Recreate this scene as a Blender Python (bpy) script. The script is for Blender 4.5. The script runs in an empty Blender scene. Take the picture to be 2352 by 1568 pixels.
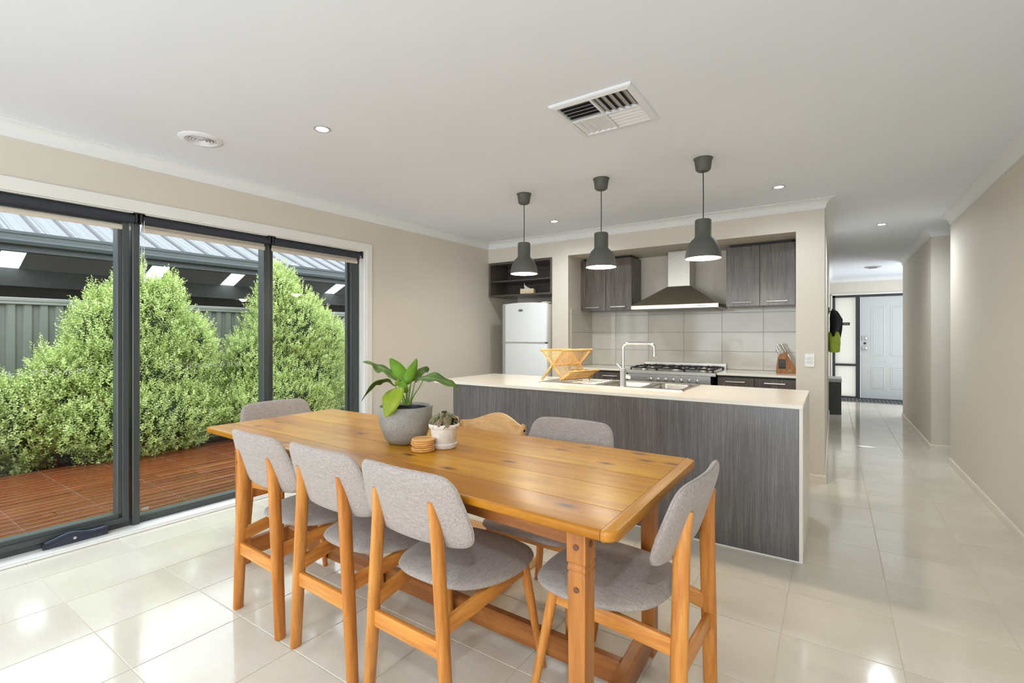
import bpy, bmesh, math, random
import numpy as np
from mathutils import Vector, Matrix, Euler
random.seed(7); np.random.seed(7)
PI = math.pi
SC = bpy.context.scene
COL = SC.collection

# ------------------------------------------------------------------ camera
FPX, HOR, CAMZ = 1100.0, 771.0, 1.27
YAW = math.atan(738.0 / FPX)
cam_d = bpy.data.cameras.new('camera')
cam_d.sensor_width = 36.0
cam_d.lens = FPX / 2352 * 36
cam_d.shift_y = -(784 - HOR) / 2352
cam_d.clip_start = 0.02
cam = bpy.data.objects.new('camera', cam_d)
cam.location = (0, 0, CAMZ)
cam.rotation_euler = (PI / 2, 0, YAW)
COL.objects.link(cam)
SC.camera = cam

# ------------------------------------------------------------------ world, light, exposure
SC.view_settings.view_transform = 'Standard'
SC.view_settings.look = 'None'
SC.view_settings.exposure = 0.95
SC.view_settings.gamma = 1.0
SC.view_settings.use_curve_mapping = False
try:
    SC.cycles.use_denoising = True
    SC.cycles.max_bounces = 10
    SC.cycles.diffuse_bounces = 5
    SC.cycles.transparent_max_bounces = 16
    SC.cycles.sample_clamp_indirect = 6
    SC.cycles.caustics_reflective = False
    SC.cycles.caustics_refractive = False
except Exception:
    pass

wd = bpy.data.worlds.new('overcast_sky')
SC.world = wd
wd.use_nodes = True
bg = wd.node_tree.nodes['Background']
bg.inputs['Color'].default_value = (0.86, 0.94, 1.0, 1)
bg.inputs['Strength'].default_value = 2.45


def light(name, kind, loc, power, color=(1, 1, 1), rot=(0, 0, 0), size=None, parent=None, spot=None, blend=0.6, radius=None):
    d = bpy.data.lights.new(name, kind)
    d.energy = power
    d.color = color
    if kind == 'AREA' and size:
        d.shape = 'RECTANGLE'
        d.size, d.size_y = size
    if kind == 'SPOT':
        d.spot_size = spot
        d.spot_blend = blend
    if radius is not None and kind in ('SPOT', 'POINT'):
        d.shadow_soft_size = radius
    o = bpy.data.objects.new(name, d)
    o.location = loc
    o.rotation_euler = rot
    COL.objects.link(o)
    if parent:
        o.parent = parent
    return o


# fill lamp added at the unseen opening behind the camera, coloured like daylight
light('fill_living_opening', 'AREA', (-1.5, -4.42, 1.25), 30, (0.84, 0.93, 1.0), (PI / 2, 0, 0), (4.0, 2.2))
# fill lamp added behind the viewer, aimed up to brighten the room off the ceiling
light('fill_ceiling_bounce', 'AREA', (-0.3, -2.4, 0.5), 22, (0.84, 0.93, 1.0), (PI, 0, 0), (2.2, 4.0))
# fill lamp added in the unseen side room to brighten the hall
light('fill_hall_room', 'AREA', (1.95, 10.6, 1.3), 24, (0.85, 0.92, 1.0), (0, PI / 2, 0), (2.0, 1.4))


# ------------------------------------------------------------------ helpers
def tag(o, label=None, cat=None, group=None, kind=None):
    if label: o['label'] = label
    if cat: o['category'] = cat
    if group: o['group'] = group
    if kind: o['kind'] = kind
    return o


def empty(name, loc=(0, 0, 0), rz=0.0, label=None, cat=None, group=None, kind=None):
    o = bpy.data.objects.new(name, None)
    o.empty_display_size = 0.1
    o.location = loc
    o.rotation_euler = (0, 0, rz)
    COL.objects.link(o)
    return tag(o, label, cat, group, kind)


def link_mesh(name, me, m=None, parent=None, loc=None, rz=None):
    o = bpy.data.objects.new(name, me)
    if m is not None:
        me.materials.clear()
        for mm in (m if isinstance(m, (list, tuple)) else [m]):
            me.materials.append(mm)
    COL.objects.link(o)
    if parent: o.parent = parent
    if loc is not None: o.location = loc
    if rz is not None: o.rotation_euler = (0, 0, rz)
    return o


def obj(name, bm, m, parent=None, smooth=None, xf=None, loc=None, rz=None):
    if xf:
        for v in bm.verts:
            v.co = xf(v.co)
    me = bpy.data.meshes.new(name)
    bmesh.ops.recalc_face_normals(bm, faces=bm.faces)
    bm.to_mesh(me)
    bm.free()
    if smooth is not None:
        for p in me.polygons: p.use_smooth = True
        if smooth < 179:
            me.set_sharp_from_angle(angle=math.radians(smooth))
    return link_mesh(name, me, m, parent, loc, rz)


def copy_tree(o, parent=None):
    c = o.copy()
    COL.objects.link(c)
    c.parent = parent
    for ch in list(o.children):
        copy_tree(ch, c)
    return c


def NB(): return bmesh.new()


def box(bm, a, b, bev=0.0, seg=1, rot=None, piv=None):
    x0, y0, z0 = [min(a[i], b[i]) for i in range(3)]
    x1, y1, z1 = [max(a[i], b[i]) for i in range(3)]
    vs = [bm.verts.new(p) for p in ((x0, y0, z0), (x1, y0, z0), (x1, y1, z0), (x0, y1, z0), (x0, y0, z1), (x1, y0, z1), (x1, y1, z1), (x0, y1, z1))]
    fs = [bm.faces.new([vs[i] for i in f]) for f in ((3, 2, 1, 0), (4, 5, 6, 7), (0, 1, 5, 4), (1, 2, 6, 5), (2, 3, 7, 6), (3, 0, 4, 7))]
    allv = vs
    if bev > 0:
        es = list({e for f in fs for e in f.edges})
        r = bmesh.ops.bevel(bm, geom=es, offset=bev, segments=seg, profile=0.5, affect='EDGES', clamp_overlap=True)
        allv = list({v for v in r['verts']} | {v for v in vs if v.is_valid})
    if rot is not None:
        pv = Vector(piv if piv is not None else ((x0 + x1) / 2, (y0 + y1) / 2, (z0 + z1) / 2))
        for v in allv:
            v.co = pv + rot @ (v.co - pv)
    return bm


def bbox(a, b, bev=0.0, seg=1):
    return box(NB(), a, b, bev, seg)


def prism(bm, pts, z0, z1, bev=0.0, seg=2):
    lo = [bm.verts.new((p[0], p[1], z0)) for p in pts]
    hi = [bm.verts.new((p[0], p[1], z1)) for p in pts]
    n = len(pts)
    f1 = bm.faces.new(lo[::-1]); f2 = bm.faces.new(hi)
    for i in range(n):
        bm.faces.new((lo[i], lo[(i + 1) % n], hi[(i + 1) % n], hi[i]))
    if bev > 0:
        es = list(f2.edges) + list(f1.edges)
        bmesh.ops.bevel(bm, geom=es, offset=bev, segments=seg, profile=0.5, affect='EDGES', clamp_overlap=True)
    return bm


def extrude_profile(bm, prof, p0, p1, out, up=(0, 0, 1), m0=0.0, m1=0.0):
    """profile [(o,u)] swept from p0 to p1; o along out, u along up; m0/m1: mitre shift along path per unit o"""
    p0, p1, out, up = Vector(p0), Vector(p1), Vector(out), Vector(up)
    d = (p1 - p0).normalized()
    a = [bm.verts.new(p0 + out * o + up * u + d * (m0 * o)) for o, u in prof]
    b = [bm.verts.new(p1 + out * o + up * u + d * (m1 * o)) for o, u in prof]
    n = len(prof)
    for i in range(n):
        bm.faces.new((a[i], a[(i + 1) % n], b[(i + 1) % n], b[i]))
    bm.faces.new(a[::-1]); bm.faces.new(b)
    return bm


def lathe(bm, prof, c=(0, 0, 0), seg=32):
    rings = []
    for r, z in prof:
        if r < 1e-6:
            rings.append([bm.verts.new((c[0], c[1], c[2] + z))])
        else:
            rings.append([bm.verts.new((c[0] + r * math.cos(2 * PI * i / seg), c[1] + r * math.sin(2 * PI * i / seg), c[2] + z)) for i in range(seg)])
    for A, B in zip(rings, rings[1:]):
        for i in range(seg):
            j = (i + 1) % seg
            if len(A) == 1 and len(B) == 1: continue
            if len(A) == 1: bm.faces.new((A[0], B[i], B[j]))
            elif len(B) == 1: bm.faces.new((A[i], A[j], B[0]))
            else: bm.faces.new((A[i], A[j], B[j], B[i]))
    return bm


def tube(bm, pts, r, seg=10, cap=True, sx=1.0, sy=1.0, ref=None):
    """round (or elliptic) tube along pts; r number or list"""
    pts = [Vector(p) for p in pts]
    n = len(pts)
    rr = r if isinstance(r, (list, tuple)) else [r] * n
    rings = []
    prev = None
    for i, p in enumerate(pts):
        t = (pts[min(i + 1, n - 1)] - pts[max(i - 1, 0)]).normalized()
        if prev is None:
            a = Vector(ref) if ref else (Vector((0, 0, 1)) if abs(t.z) < 0.9 else Vector((1, 0, 0)))
        else:
            a = prev
        a = (a - t * a.dot(t)).normalized()
        prev = a
        b = t.cross(a)
        rings.append([bm.verts.new(p + (a * (math.cos(2 * PI * k / seg) * sx) + b * (math.sin(2 * PI * k / seg) * sy)) * rr[i]) for k in range(seg)])
    for A, B in zip(rings, rings[1:]):
        for k in range(seg):
            j = (k + 1) % seg
            bm.faces.new((A[k], A[j], B[j], B[k]))
    if cap:
        bm.faces.new(rings[0][::-1]); bm.faces.new(rings[-1])
    return bm


def cyl(bm, p0, p1, r, seg=16): return tube(bm, [p0, p1], r, seg)


def arc_pts(c, r, a0, a1, n, ax=Vector((1, 0, 0)), ay=Vector((0, 0, 1))):
    c = Vector(c)
    return [c + ax * (r * math.cos(a0 + (a1 - a0) * i / n)) + ay * (r * math.sin(a0 + (a1 - a0) * i / n)) for i in range(n + 1)]


def catmull(pts, n=6, closed=True):
    out = []
    m = len(pts)
    P = [np.array(p, float) for p in pts]
    rng = range(m) if closed else range(m - 1)
    for i in rng:
        if closed: a, b, c, d = P[(i - 1) % m], P[i], P[(i + 1) % m], P[(i + 2) % m]
        else: a, b, c, d = P[max(i - 1, 0)], P[i], P[i + 1], P[min(i + 2, m - 1)]
        for k in range(n):
            t = k / n
            out.append(0.5 * ((2 * b) + (-a + c) * t + (2 * a - 5 * b + 4 * c - d) * t * t + (-a + 3 * b - 3 * c + d) * t ** 3))
    if not closed: out.append(P[-1])
    return out


def pad(outline, T, fn, rings=9, power=4.0, ctr=None):
    """cushion: closed outline [(u,v)], thickness T, fn(u,v,h)->xyz with h in -T/2..T/2"""
    bm = NB()
    O = [np.array(p) for p in outline]
    c = np.array(ctr) if ctr is not None else sum(O) / len(O)
    n = len(O)
    rs = [math.sin(PI / 2 * (i + 1) / rings) for i in range(rings)]
    def layer(sign):
        top = bm.verts.new(fn(c[0], c[1], sign * T / 2))
        L = []
        for r in rs[:-1]:
            h = sign * T / 2 * (max(0.0, 1 - r ** power)) ** (1 / 2.2)
            L.append([bm.verts.new(fn(*(c + (p - c) * r), h)) for p in O])
        return top, L
    edge = [bm.verts.new(fn(p[0], p[1], 0)) for p in O]
    for s in (1, -1):
        top, L = layer(s)
        L = L + [edge]
        for k in range(n):
            j = (k + 1) % n
            bm.faces.new((top, L[0][k], L[0][j]))
            for A, B in zip(L, L[1:]):
                bm.faces.new((A[k], A[j], B[j], B[k]))
    return bm


F_ = Vector((-math.sin(YAW), math.cos(YAW), 0))
R_ = Vector((math.cos(YAW), math.sin(YAW), 0))


def at(x, y, w):
    """world point seen at photo pixel (x, y) at depth w metres"""
    return Vector((0, 0, CAMZ)) + w * (F_ + R_ * ((x - 1176) / FPX) + Vector((0, 0, 1)) * ((HOR - y) / FPX))


# ------------------------------------------------------------------ materials
def srgb(r, g, b):
    f = lambda c: (c / 255 / 12.92) if c / 255 <= 0.04045 else ((c / 255 + 0.055) / 1.055) ** 2.4
    return (f(r), f(g), f(b), 1)


class NT:
    def __init__(s, name):
        s.m = bpy.data.materials.new(name)
        s.m.use_nodes = True
        s.t = s.m.node_tree
        s.p = s.t.nodes['Principled BSDF']
        s.out = s.t.nodes['Material Output']
    def n(s, typ, **kw):
        nd = s.t.nodes.new(typ)
        for k, v in kw.items():
            if k in nd.inputs.keys() if isinstance(k, str) else False: nd.inputs[k].default_value = v
            else: setattr(nd, k, v)
        return nd
    def l(s, a, b): s.t.links.new(a, b)
    def coord(s, scale=(1, 1, 1), which='Object', offset=False):
        tc = s.n('ShaderNodeTexCoord'); mp = s.n('ShaderNodeMapping')
        mp.inputs['Scale'].default_value = scale
        src = tc.outputs[which]
        if offset:
            oi = s.n('ShaderNodeObjectInfo')
            vm = s.n('ShaderNodeVectorMath', operation='SCALE')
            cx = s.n('ShaderNodeCombineXYZ')
            s.l(oi.outputs['Random'], cx.inputs[0]); s.l(oi.outputs['Random'], cx.inputs[1]); s.l(oi.outputs['Random'], cx.inputs[2])
            s.l(cx.outputs[0], vm.inputs[0]); vm.inputs['Scale'].default_value = 37.0
            ad = s.n('ShaderNodeVectorMath', operation='ADD')
            s.l(src, ad.inputs[0]); s.l(vm.outputs[0], ad.inputs[1]); src = ad.outputs[0]
        s.l(src, mp.inputs['Vector'])
        return mp.outputs[0]
    def noise(s, vec, scale=5.0, detail=4.0, rough=0.55, dist=0.0):
        nd = s.n('ShaderNodeTexNoise'); s.l(vec, nd.inputs['Vector'])
        nd.inputs['Scale'].default_value = scale; nd.inputs['Detail'].default_value = detail
        nd.inputs['Roughness'].default_value = rough; nd.inputs['Distortion'].default_value = dist
        return nd.outputs['Fac']
    def ramp(s, fac, stops):
        r = s.n('ShaderNodeValToRGB'); s.l(fac, r.inputs[0])
        e = r.color_ramp.elements
        e[0].position, e[0].color = stops[0][0], stops[0][1]
        e[1].position, e[1].color = stops[-1][0], stops[-1][1]
        for p, c in stops[1:-1]:
            x = e.new(p); x.color = c
        return r.outputs[0]
    def mix(s, fac, a, b, mode='MIX'):
        m = s.n('ShaderNodeMix', data_type='RGBA', blend_type=mode)
        if isinstance(fac, (int, float)): m.inputs[0].default_value = fac
        else: s.l(fac, m.inputs[0])
        for i, v in ((6, a), (7, b)):
            if isinstance(v, (tuple, list)): m.inputs[i].default_value = v
            else: s.l(v, m.inputs[i])
        return m.outputs[2]
    def bump(s, h, strength=0.2, dist=0.01):
        b = s.n('ShaderNodeBump'); b.inputs['Strength'].default_value = strength; b.inputs['Distance'].default_value = dist
        s.l(h, b.inputs['Height']); s.l(b.outputs[0], s.p.inputs['Normal'])
    def base(s, c):
        if isinstance(c, (tuple, list)): s.p.inputs['Base Color'].default_value = c
        else: s.l(c, s.p.inputs['Base Color'])
    def set(s, rough=None, metal=None, spec=None, **kw):
        if rough is not None: s.p.inputs['Roughness'].default_value = rough
        if metal is not None: s.p.inputs['Metallic'].default_value = metal
        if spec is not None: s.p.inputs['Specular IOR Level'].default_value = spec
        for k, v in kw.items(): s.p.inputs[k.replace('_', ' ')].default_value = v
        return s


def plain(name, c, rough=0.5, metal=0.0, spec=0.5, var=0.04, scale=8.0, bump=0.0, bscale=60.0):
    t = NT(name)
    v = t.coord()
    n = t.noise(v, scale, 4)
    lo = tuple(max(0, x * (1 - var)) for x in c[:3]) + (1,)
    hi = tuple(min(1, x * (1 + var)) for x in c[:3]) + (1,)
    t.base(t.ramp(n, [(0.3, lo), (0.7, hi)]))
    t.set(rough, metal, spec)
    if bump: t.bump(t.noise(v, bscale, 3), bump, 0.002)
    return t.m


def wood(name, dark, mid, light_, axis, rough=0.4, fine=60.0, knots=False, along=1.5, offset=True, big=5.0, grain=0.45, spec=0.5):
    t = NT(name)
    sc = [1.0, 1.0, 1.0]; sc[axis] = 0.07
    v = t.coord(tuple(sc), offset=offset)
    n1 = t.noise(v, fine, 5, 0.6, 0.3)
    n2 = t.noise(v, big, 3, 0.5, 1.2)
    c = t.ramp(n2, [(0.25, dark), (0.5, mid), (0.75, light_)])
    g = t.ramp(n1, [(0.35, tuple(x * 0.72 for x in mid[:3]) + (1,)), (0.6, (1, 1, 1, 1))])
    c = t.mix(grain, c, g, 'MULTIPLY')
    if knots:
        age = t.noise(t.coord((0.5, 1.0, 1.0), offset=True), 5, 4, 0.6, 0.5)
        c = t.mix(0.5, c, t.ramp(age, [(0.36, (0.62, 0.55, 0.45, 1)), (0.5, (1, 1, 1, 1))]), 'MULTIPLY')
        dents = t.noise(t.coord((0.6, 1.0, 1.0), offset=True), 34, 3, 0.7)
        c = t.mix(0.7, c, t.ramp(dents, [(0.27, (0.5, 0.4, 0.3, 1)), (0.33, (1, 1, 1, 1))]), 'MULTIPLY')
        sk = [1.0, 1.0, 1.0]; sk[axis] = 0.45; sk[2] = 0.0
        vk = t.coord(tuple(sk), offset=offset)
        vo = t.n('ShaderNodeTexVoronoi', voronoi_dimensions='2D'); t.l(vk, vo.inputs['Vector']); vo.inputs['Scale'].default_value = 6.5
        k = t.ramp(vo.outputs['Distance'], [(0.03, (1, 1, 1, 1)), (0.075, (0.55, 0.55, 0.55, 1)), (0.15, (0, 0, 0, 1))])
        vb = t.n('ShaderNodeTexVoronoi', voronoi_dimensions='2D'); t.l(vk, vb.inputs['Vector']); vb.inputs['Scale'].default_value = 6.5
        sel = t.ramp(vb.outputs['Color'], [(0.46, (0, 0, 0, 1)), (0.52, (1, 1, 1, 1))])
        kk = t.mix(1.0, k, sel, 'MULTIPLY')
        c = t.mix(kk, c, srgb(92, 48, 22))
    t.base(c)
    t.set(rough, spec=spec)
    t.bump(n1, 0.06, 0.001)
    return t.m


M = {}
M['wall'] = plain('wall_paint_beige', srgb(213, 206, 194), 0.6, var=0.015, scale=2.0, bump=0.05, bscale=300)
M['ceiling'] = plain('ceiling_paint_white', srgb(230, 235, 244), 0.8, var=0.01, scale=2.0)
M['cornice'] = plain('cornice_paint_white', srgb(226, 228, 229), 0.7, var=0.005)
M['trim'] = plain('trim_paint_white', srgb(228, 227, 223), 0.35, var=0.01)
M['skirt'] = plain('skirting_paint_cream', srgb(222, 214, 200), 0.35, var=0.01)
M['black'] = plain('black_plastic', srgb(22, 24, 28), 0.4, var=0.1)
M['frame'] = plain('charcoal_window_metal', srgb(62, 68, 68), 0.35, 0.0, var=0.03)
M['blind_tube'] = plain('navy_blind_fabric', srgb(44, 48, 58), 0.6, var=0.05)
M['blind_back'] = plain('cream_blind_fabric', srgb(206, 196, 182), 0.7, var=0.03)
M['white_plastic'] = plain('white_plastic', srgb(232, 230, 228), 0.35, var=0.01)
M['fridge'] = plain('fridge_white_enamel', srgb(232, 236, 238), 0.22, var=0.01)
M['fridge_grey'] = plain('fridge_grey_trim', srgb(170, 174, 172), 0.35, var=0.03)
M['fridge_side'] = plain('fridge_side_enamel', srgb(196, 192, 182), 0.4, var=0.02)
M['counter'] = plain('counter_stone_cream', srgb(234, 228, 216), 0.16, var=0.02, scale=30)
M['endpanel'] = plain('island_end_white', srgb(228, 224, 216), 0.3, var=0.01)
M['pendant'] = plain('pendant_grey_green', srgb(88, 89, 84), 0.6, var=0.03)
M['shade_in'] = plain('pendant_inner_white', srgb(240, 236, 226), 0.5, var=0.01)
M['cord'] = plain('cord_grey', srgb(60, 60, 60), 0.6)
M['trivet'] = plain('cast_iron_black', srgb(20, 20, 20), 0.5, bump=0.2)
M['oven_glass'] = plain('oven_black_glass', srgb(16, 16, 18), 0.08)
M['kick'] = plain('black_kick', srgb(18, 18, 18), 0.5)
M['soil'] = plain('potting_soil', srgb(52, 40, 32), 0.95, var=0.5, scale=80, bump=0.6, bscale=90)
M['ground'] = plain('garden_soil', srgb(60, 50, 40), 0.95, var=0.5, scale=12, bump=0.5, bscale=30)
M['innerpot'] = plain('black_inner_pot', srgb(30, 32, 40), 0.35)
M['tissue'] = plain('tissue_paper', srgb(235, 235, 238), 0.9)
M['tissue_box'] = plain('tissue_box_card', srgb(222, 204, 172), 0.6, var=0.08, scale=40)
M['door'] = plain('entry_door_paint', srgb(190, 194, 194), 0.4, var=0.01)
M['darkframe'] = plain('entry_frame_charcoal', srgb(48, 52, 54), 0.4)
M['coat_black'] = plain('coat_black_cloth', srgb(28, 30, 34), 0.85, var=0.2, scale=20, bump=0.3, bscale=30)
M['coat_lime'] = plain('coat_lime_cloth', srgb(196, 220, 84), 0.75, var=0.12, scale=20, bump=0.3, bscale=30)
M['cabinet_dark'] = plain('hall_box_dark', srgb(34, 27, 24), 0.35, var=0.2)
M['mat'] = plain('door_mat_grey', srgb(104, 106, 110), 0.95, var=0.3, scale=60, bump=0.5, bscale=120)
M['white_pot'] = NT('white_terracotta').m
M['gutter'] = plain('gutter_charcoal', srgb(62, 67, 69), 0.4, var=0.04)
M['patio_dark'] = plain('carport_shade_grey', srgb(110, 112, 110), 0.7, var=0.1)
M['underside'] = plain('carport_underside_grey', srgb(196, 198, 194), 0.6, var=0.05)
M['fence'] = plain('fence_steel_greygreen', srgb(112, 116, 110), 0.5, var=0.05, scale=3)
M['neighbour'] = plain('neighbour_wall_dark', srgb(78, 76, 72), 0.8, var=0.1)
M['stem'] = plain('leaf_stem_green', srgb(120, 158, 70), 0.5, var=0.1)
M['branch'] = plain('shrub_branch_brown', srgb(74, 58, 44), 0.8, var=0.2, scale=30)
M['badge'] = plain('badge_silver_grey', srgb(150, 152, 158), 0.3, 0.6)
M['ink'] = plain('dark_print', srgb(50, 54, 66), 0.5)
M['plate'] = plain('house_number_plate', srgb(48, 42, 30), 0.4)
M['knob_chrome'] = plain('door_knob_satin', srgb(200, 200, 200), 0.25, 1.0, var=0.02)
M['chrome'] = plain('chrome', srgb(235, 235, 235), 0.05, 1.0, var=0.0)
M['satin'] = plain('satin_steel_handle', srgb(215, 213, 208), 0.28, 1.0, var=0.02)
M['grout'] = plain('floor_grout', srgb(206, 196, 180), 0.6, var=0.03, scale=20)
M['wallgrout'] = plain('wall_grout', srgb(156, 152, 146), 0.7, var=0.03)
M['vent'] = plain('vent_white', srgb(228, 231, 236), 0.5, var=0.01)
M['duct'] = plain('duct_dark', srgb(60, 60, 60), 0.8)
M['vent_grey'] = plain('vent_mid_grey', srgb(168, 166, 166), 0.6, var=0.1, scale=30)
M['brass'] = plain('winder_black_gloss', srgb(70, 76, 94), 0.18, 0.7)


def mk_steel():
    t = NT('brushed_steel')
    v = t.coord((1, 1, 60))
    n = t.noise(v, 14, 3)
    t.base(t.ramp(n, [(0.3, srgb(178, 174, 166)), (0.7, srgb(206, 203, 196))]))
    t.set(0.3, 1.0)
    t.bump(n, 0.02, 0.001)
    return t.m
M['steel'] = mk_steel()


def mk_tile(name, a, b, c, rough, sc):
    t = NT(name)
    v = t.coord((1, 1, 1), offset=True)
    v2 = t.coord((1, 6, 1), offset=True)
    n1 = t.noise(v, sc, 4, 0.5, 0.4)
    n2 = t.noise(v2, sc * 5, 5, 0.6)
    col = t.ramp(n1, [(0.25, a), (0.5, b), (0.75, c)])
    g = t.ramp(n2, [(0.3, (0.93, 0.93, 0.92, 1)), (0.7, (1, 1, 1, 1))])
    col = t.mix(0.7, col, g, 'MULTIPLY')
    t.base(col)
    t.set(rough)
    t.p.inputs['IOR'].default_value = 1.40
    return t.m
M['tile'] = mk_tile('floor_porcelain_tile', srgb(203, 196, 182), srgb(211, 204, 191), srgb(218, 212, 201), 0.10, 2.2)
M['walltile'] = mk_tile('wall_gloss_tile', srgb(200, 195, 184), srgb(205, 200, 190), srgb(209, 205, 196), 0.08, 2.0)


def mk_laminate(name, dark, mid, lite, axis=2, ior=1.5, rough=0.26):
    t = NT(name)
    sc = [1.0, 1.0, 1.0]; sc[axis] = 0.02
    v = t.coord(tuple(sc))
    n1 = t.noise(v, 170, 3, 0.7)
    n2 = t.noise(v, 22, 3, 0.6)
    sc2 = [1.0, 1.0, 1.0]; sc2[axis] = 0.12
    n3 = t.noise(t.coord(tuple(sc2)), 260, 2, 0.6)
    c = t.ramp(n1, [(0.34, dark), (0.5, mid), (0.66, lite)])
    c2 = t.ramp(n2, [(0.3, (0.72, 0.72, 0.72, 1)), (0.7, (1, 1, 1, 1))])
    c = t.mix(0.8, c, c2, 'MULTIPLY')
    c = t.mix(0.35, c, t.ramp(n3, [(0.4, (0.55, 0.54, 0.53, 1)), (0.6, (1, 1, 1, 1))]), 'MULTIPLY')
    t.base(c); t.set(rough, spec=0.6, IOR=ior)
    t.bump(n1, 0.03, 0.001)
    return t.m
M['laminate'] = mk_laminate('grey_streaked_laminate', srgb(86, 81, 80), srgb(102, 97, 95), srgb(124, 118, 115), 2, 1.62, 0.30)
M['laminate_dark'] = mk_laminate('brown_streaked_laminate', srgb(74, 65, 58), srgb(97, 87, 78), srgb(126, 114, 103))
M['laminate_shelf'] = mk_laminate('shelf_streaked_laminate', srgb(66, 60, 56), srgb(84, 77, 72), srgb(102, 94, 88), 0)


def mk_fabric():
    t = NT('taupe_linen_fabric')
    a = t.noise(t.coord((1, 0.06, 0.3), offset=True), 420, 2, 0.6)
    b = t.noise(t.coord((0.06, 1, 1), offset=True), 420, 2, 0.6)
    c1 = t.ramp(a, [(0.35, srgb(137, 127, 123)), (0.65, srgb(177, 167, 161))])
    c2 = t.ramp(b, [(0.35, srgb(137, 127, 123)), (0.65, srgb(179, 169, 163))])
    t.base(t.mix(0.5, c1, c2))
    t.set(0.92, spec=0.2)
    t.p.inputs['Sheen Weight'].default_value = 0.25
    t.bump(a, 0.12, 0.001)
    return t.m
M['fabric'] = mk_fabric()
M['chairwood'] = wood('honey_chair_timber', srgb(186, 116, 46), srgb(206, 138, 62), srgb(218, 156, 82), 2, 0.38)
M['chairwood_y'] = wood('honey_chair_timber_rail', srgb(188, 118, 48), srgb(208, 140, 64), srgb(220, 158, 84), 1, 0.38)
M['chairwood_x'] = wood('honey_chair_timber_bar', srgb(192, 122, 50), srgb(212, 144, 66), srgb(222, 160, 84), 0, 0.38)
M['pine_x'] = wood('old_pine_planks', srgb(164, 102, 16), srgb(194, 134, 26), srgb(210, 156, 44), 0, 0.32, fine=26, knots=True, big=2.6, grain=0.32, spec=0.34)
M['pine_y'] = wood('old_pine_breadboard', srgb(164, 102, 20), srgb(190, 128, 30), srgb(206, 148, 46), 1, 0.38, fine=40, knots=False)
M['pine_z'] = wood('old_pine_leg', srgb(142, 84, 32), srgb(174, 110, 48), srgb(190, 128, 62), 2, 0.35, fine=40)
M['pine_dark'] = wood('old_pine_stretcher', srgb(112, 66, 28), srgb(156, 96, 42), srgb(178, 116, 56), 0, 0.4, fine=40)
M['pine_dark_y'] = wood('old_pine_end_stretcher', srgb(112, 66, 28), srgb(156, 96, 42), srgb(178, 116, 56), 1, 0.4, fine=40)
M['peg'] = plain('dark_wood_peg', srgb(104, 62, 36), 0.4)
M['bamboo'] = wood('pale_bamboo', srgb(214, 166, 96), srgb(232, 190, 124), srgb(240, 206, 148), 0, 0.45)
M['coaster'] = wood('coaster_timber', srgb(220, 164, 92), srgb(232, 182, 112), srgb(240, 198, 132), 0, 0.4)
M['ply'] = wood('pale_plywood', srgb(222, 172, 110), srgb(236, 194, 138), srgb(244, 210, 160), 0, 0.28, offset=False)
M['blockwood'] = wood('knife_block_timber', srgb(136, 82, 28), srgb(158, 100, 38), srgb(174, 114, 48), 2, 0.35)
M['deckwood'] = wood('wet_deck_timber', srgb(96, 46, 24), srgb(118, 60, 32), srgb(134, 76, 46), 1, 0.16, fine=50, grain=0.2)


def mk_concrete():
    t = NT('speckled_concrete')
    v = t.coord()
    n = t.noise(v, 9, 4)
    c = t.ramp(n, [(0.3, srgb(140, 138, 132)), (0.7, srgb(168, 166, 160))])
    vo = t.n('ShaderNodeTexVoronoi'); t.l(v, vo.inputs['Vector']); vo.inputs['Scale'].default_value = 240.0
    pit = t.ramp(vo.outputs['Distance'], [(0.24, (1, 1, 1, 1)), (0.34, (0, 0, 0, 1))])
    sel = t.ramp(vo.outputs['Color'], [(0.4, (0, 0, 0, 1)), (0.46, (1, 1, 1, 1))])
    pk = t.mix(1.0, pit, sel, 'MULTIPLY')
    t.base(t.mix(pk, c, srgb(84, 82, 79)))
    t.set(0.75)
    return t.m
M['concrete'] = mk_concrete()


def mk_whitepot():
    t = NT('chalky_white_terracotta')
    v = t.coord()
    n = t.noise(v, 26, 6, 0.7, 0.6)
    c = t.ramp(n, [(0.30, srgb(200, 182, 160)), (0.42, srgb(226, 220, 212)), (0.7, srgb(238, 236, 232))])
    t.base(c); t.set(0.85)
    t.bump(t.noise(v, 60, 5), 0.4, 0.003)
    return t.m
M['white_pot'] = mk_whitepot()


def mk_leaf(name, dark, mid, lite, rough=0.4, island=True, veins=None, trans=0.35):
    t = NT(name)
    if island:
        g = t.n('ShaderNodeNewGeometry')
        f = g.outputs['Random Per Island']
    else:
        f = t.noise(t.coord(), 14, 3)
    c = t.ramp(f, [(0.0, dark), (0.5, mid), (1.0, lite)])
    t.base(c); t.set(rough, spec=0.35)
    tr = t.n('ShaderNodeBsdfTranslucent'); t.l(c, tr.inputs['Color'])
    mx = t.n('ShaderNodeMixShader'); mx.inputs[0].default_value = trans
    t.l(t.p.outputs[0], mx.inputs[1]); t.l(tr.outputs[0], mx.inputs[2]); t.l(mx.outputs[0], t.out.inputs['Surface'])
    return t.m
M['shrub'] = mk_leaf('shrub_leaf_green', srgb(138, 162, 82), srgb(180, 200, 114), srgb(218, 230, 162), 0.45)
M['shrub_tip'] = mk_leaf('shrub_tip_lime', srgb(198, 216, 130), srgb(220, 234, 160), srgb(240, 246, 196), 0.45)
M['lily'] = mk_leaf('lily_leaf_green', srgb(82, 122, 26), srgb(116, 162, 36), srgb(150, 190, 54), 0.42, island=False)
M['lily_dark'] = mk_leaf('lily_leaf_dark', srgb(72, 98, 46), srgb(104, 130, 60), srgb(134, 152, 78), 0.45, island=False)
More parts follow.
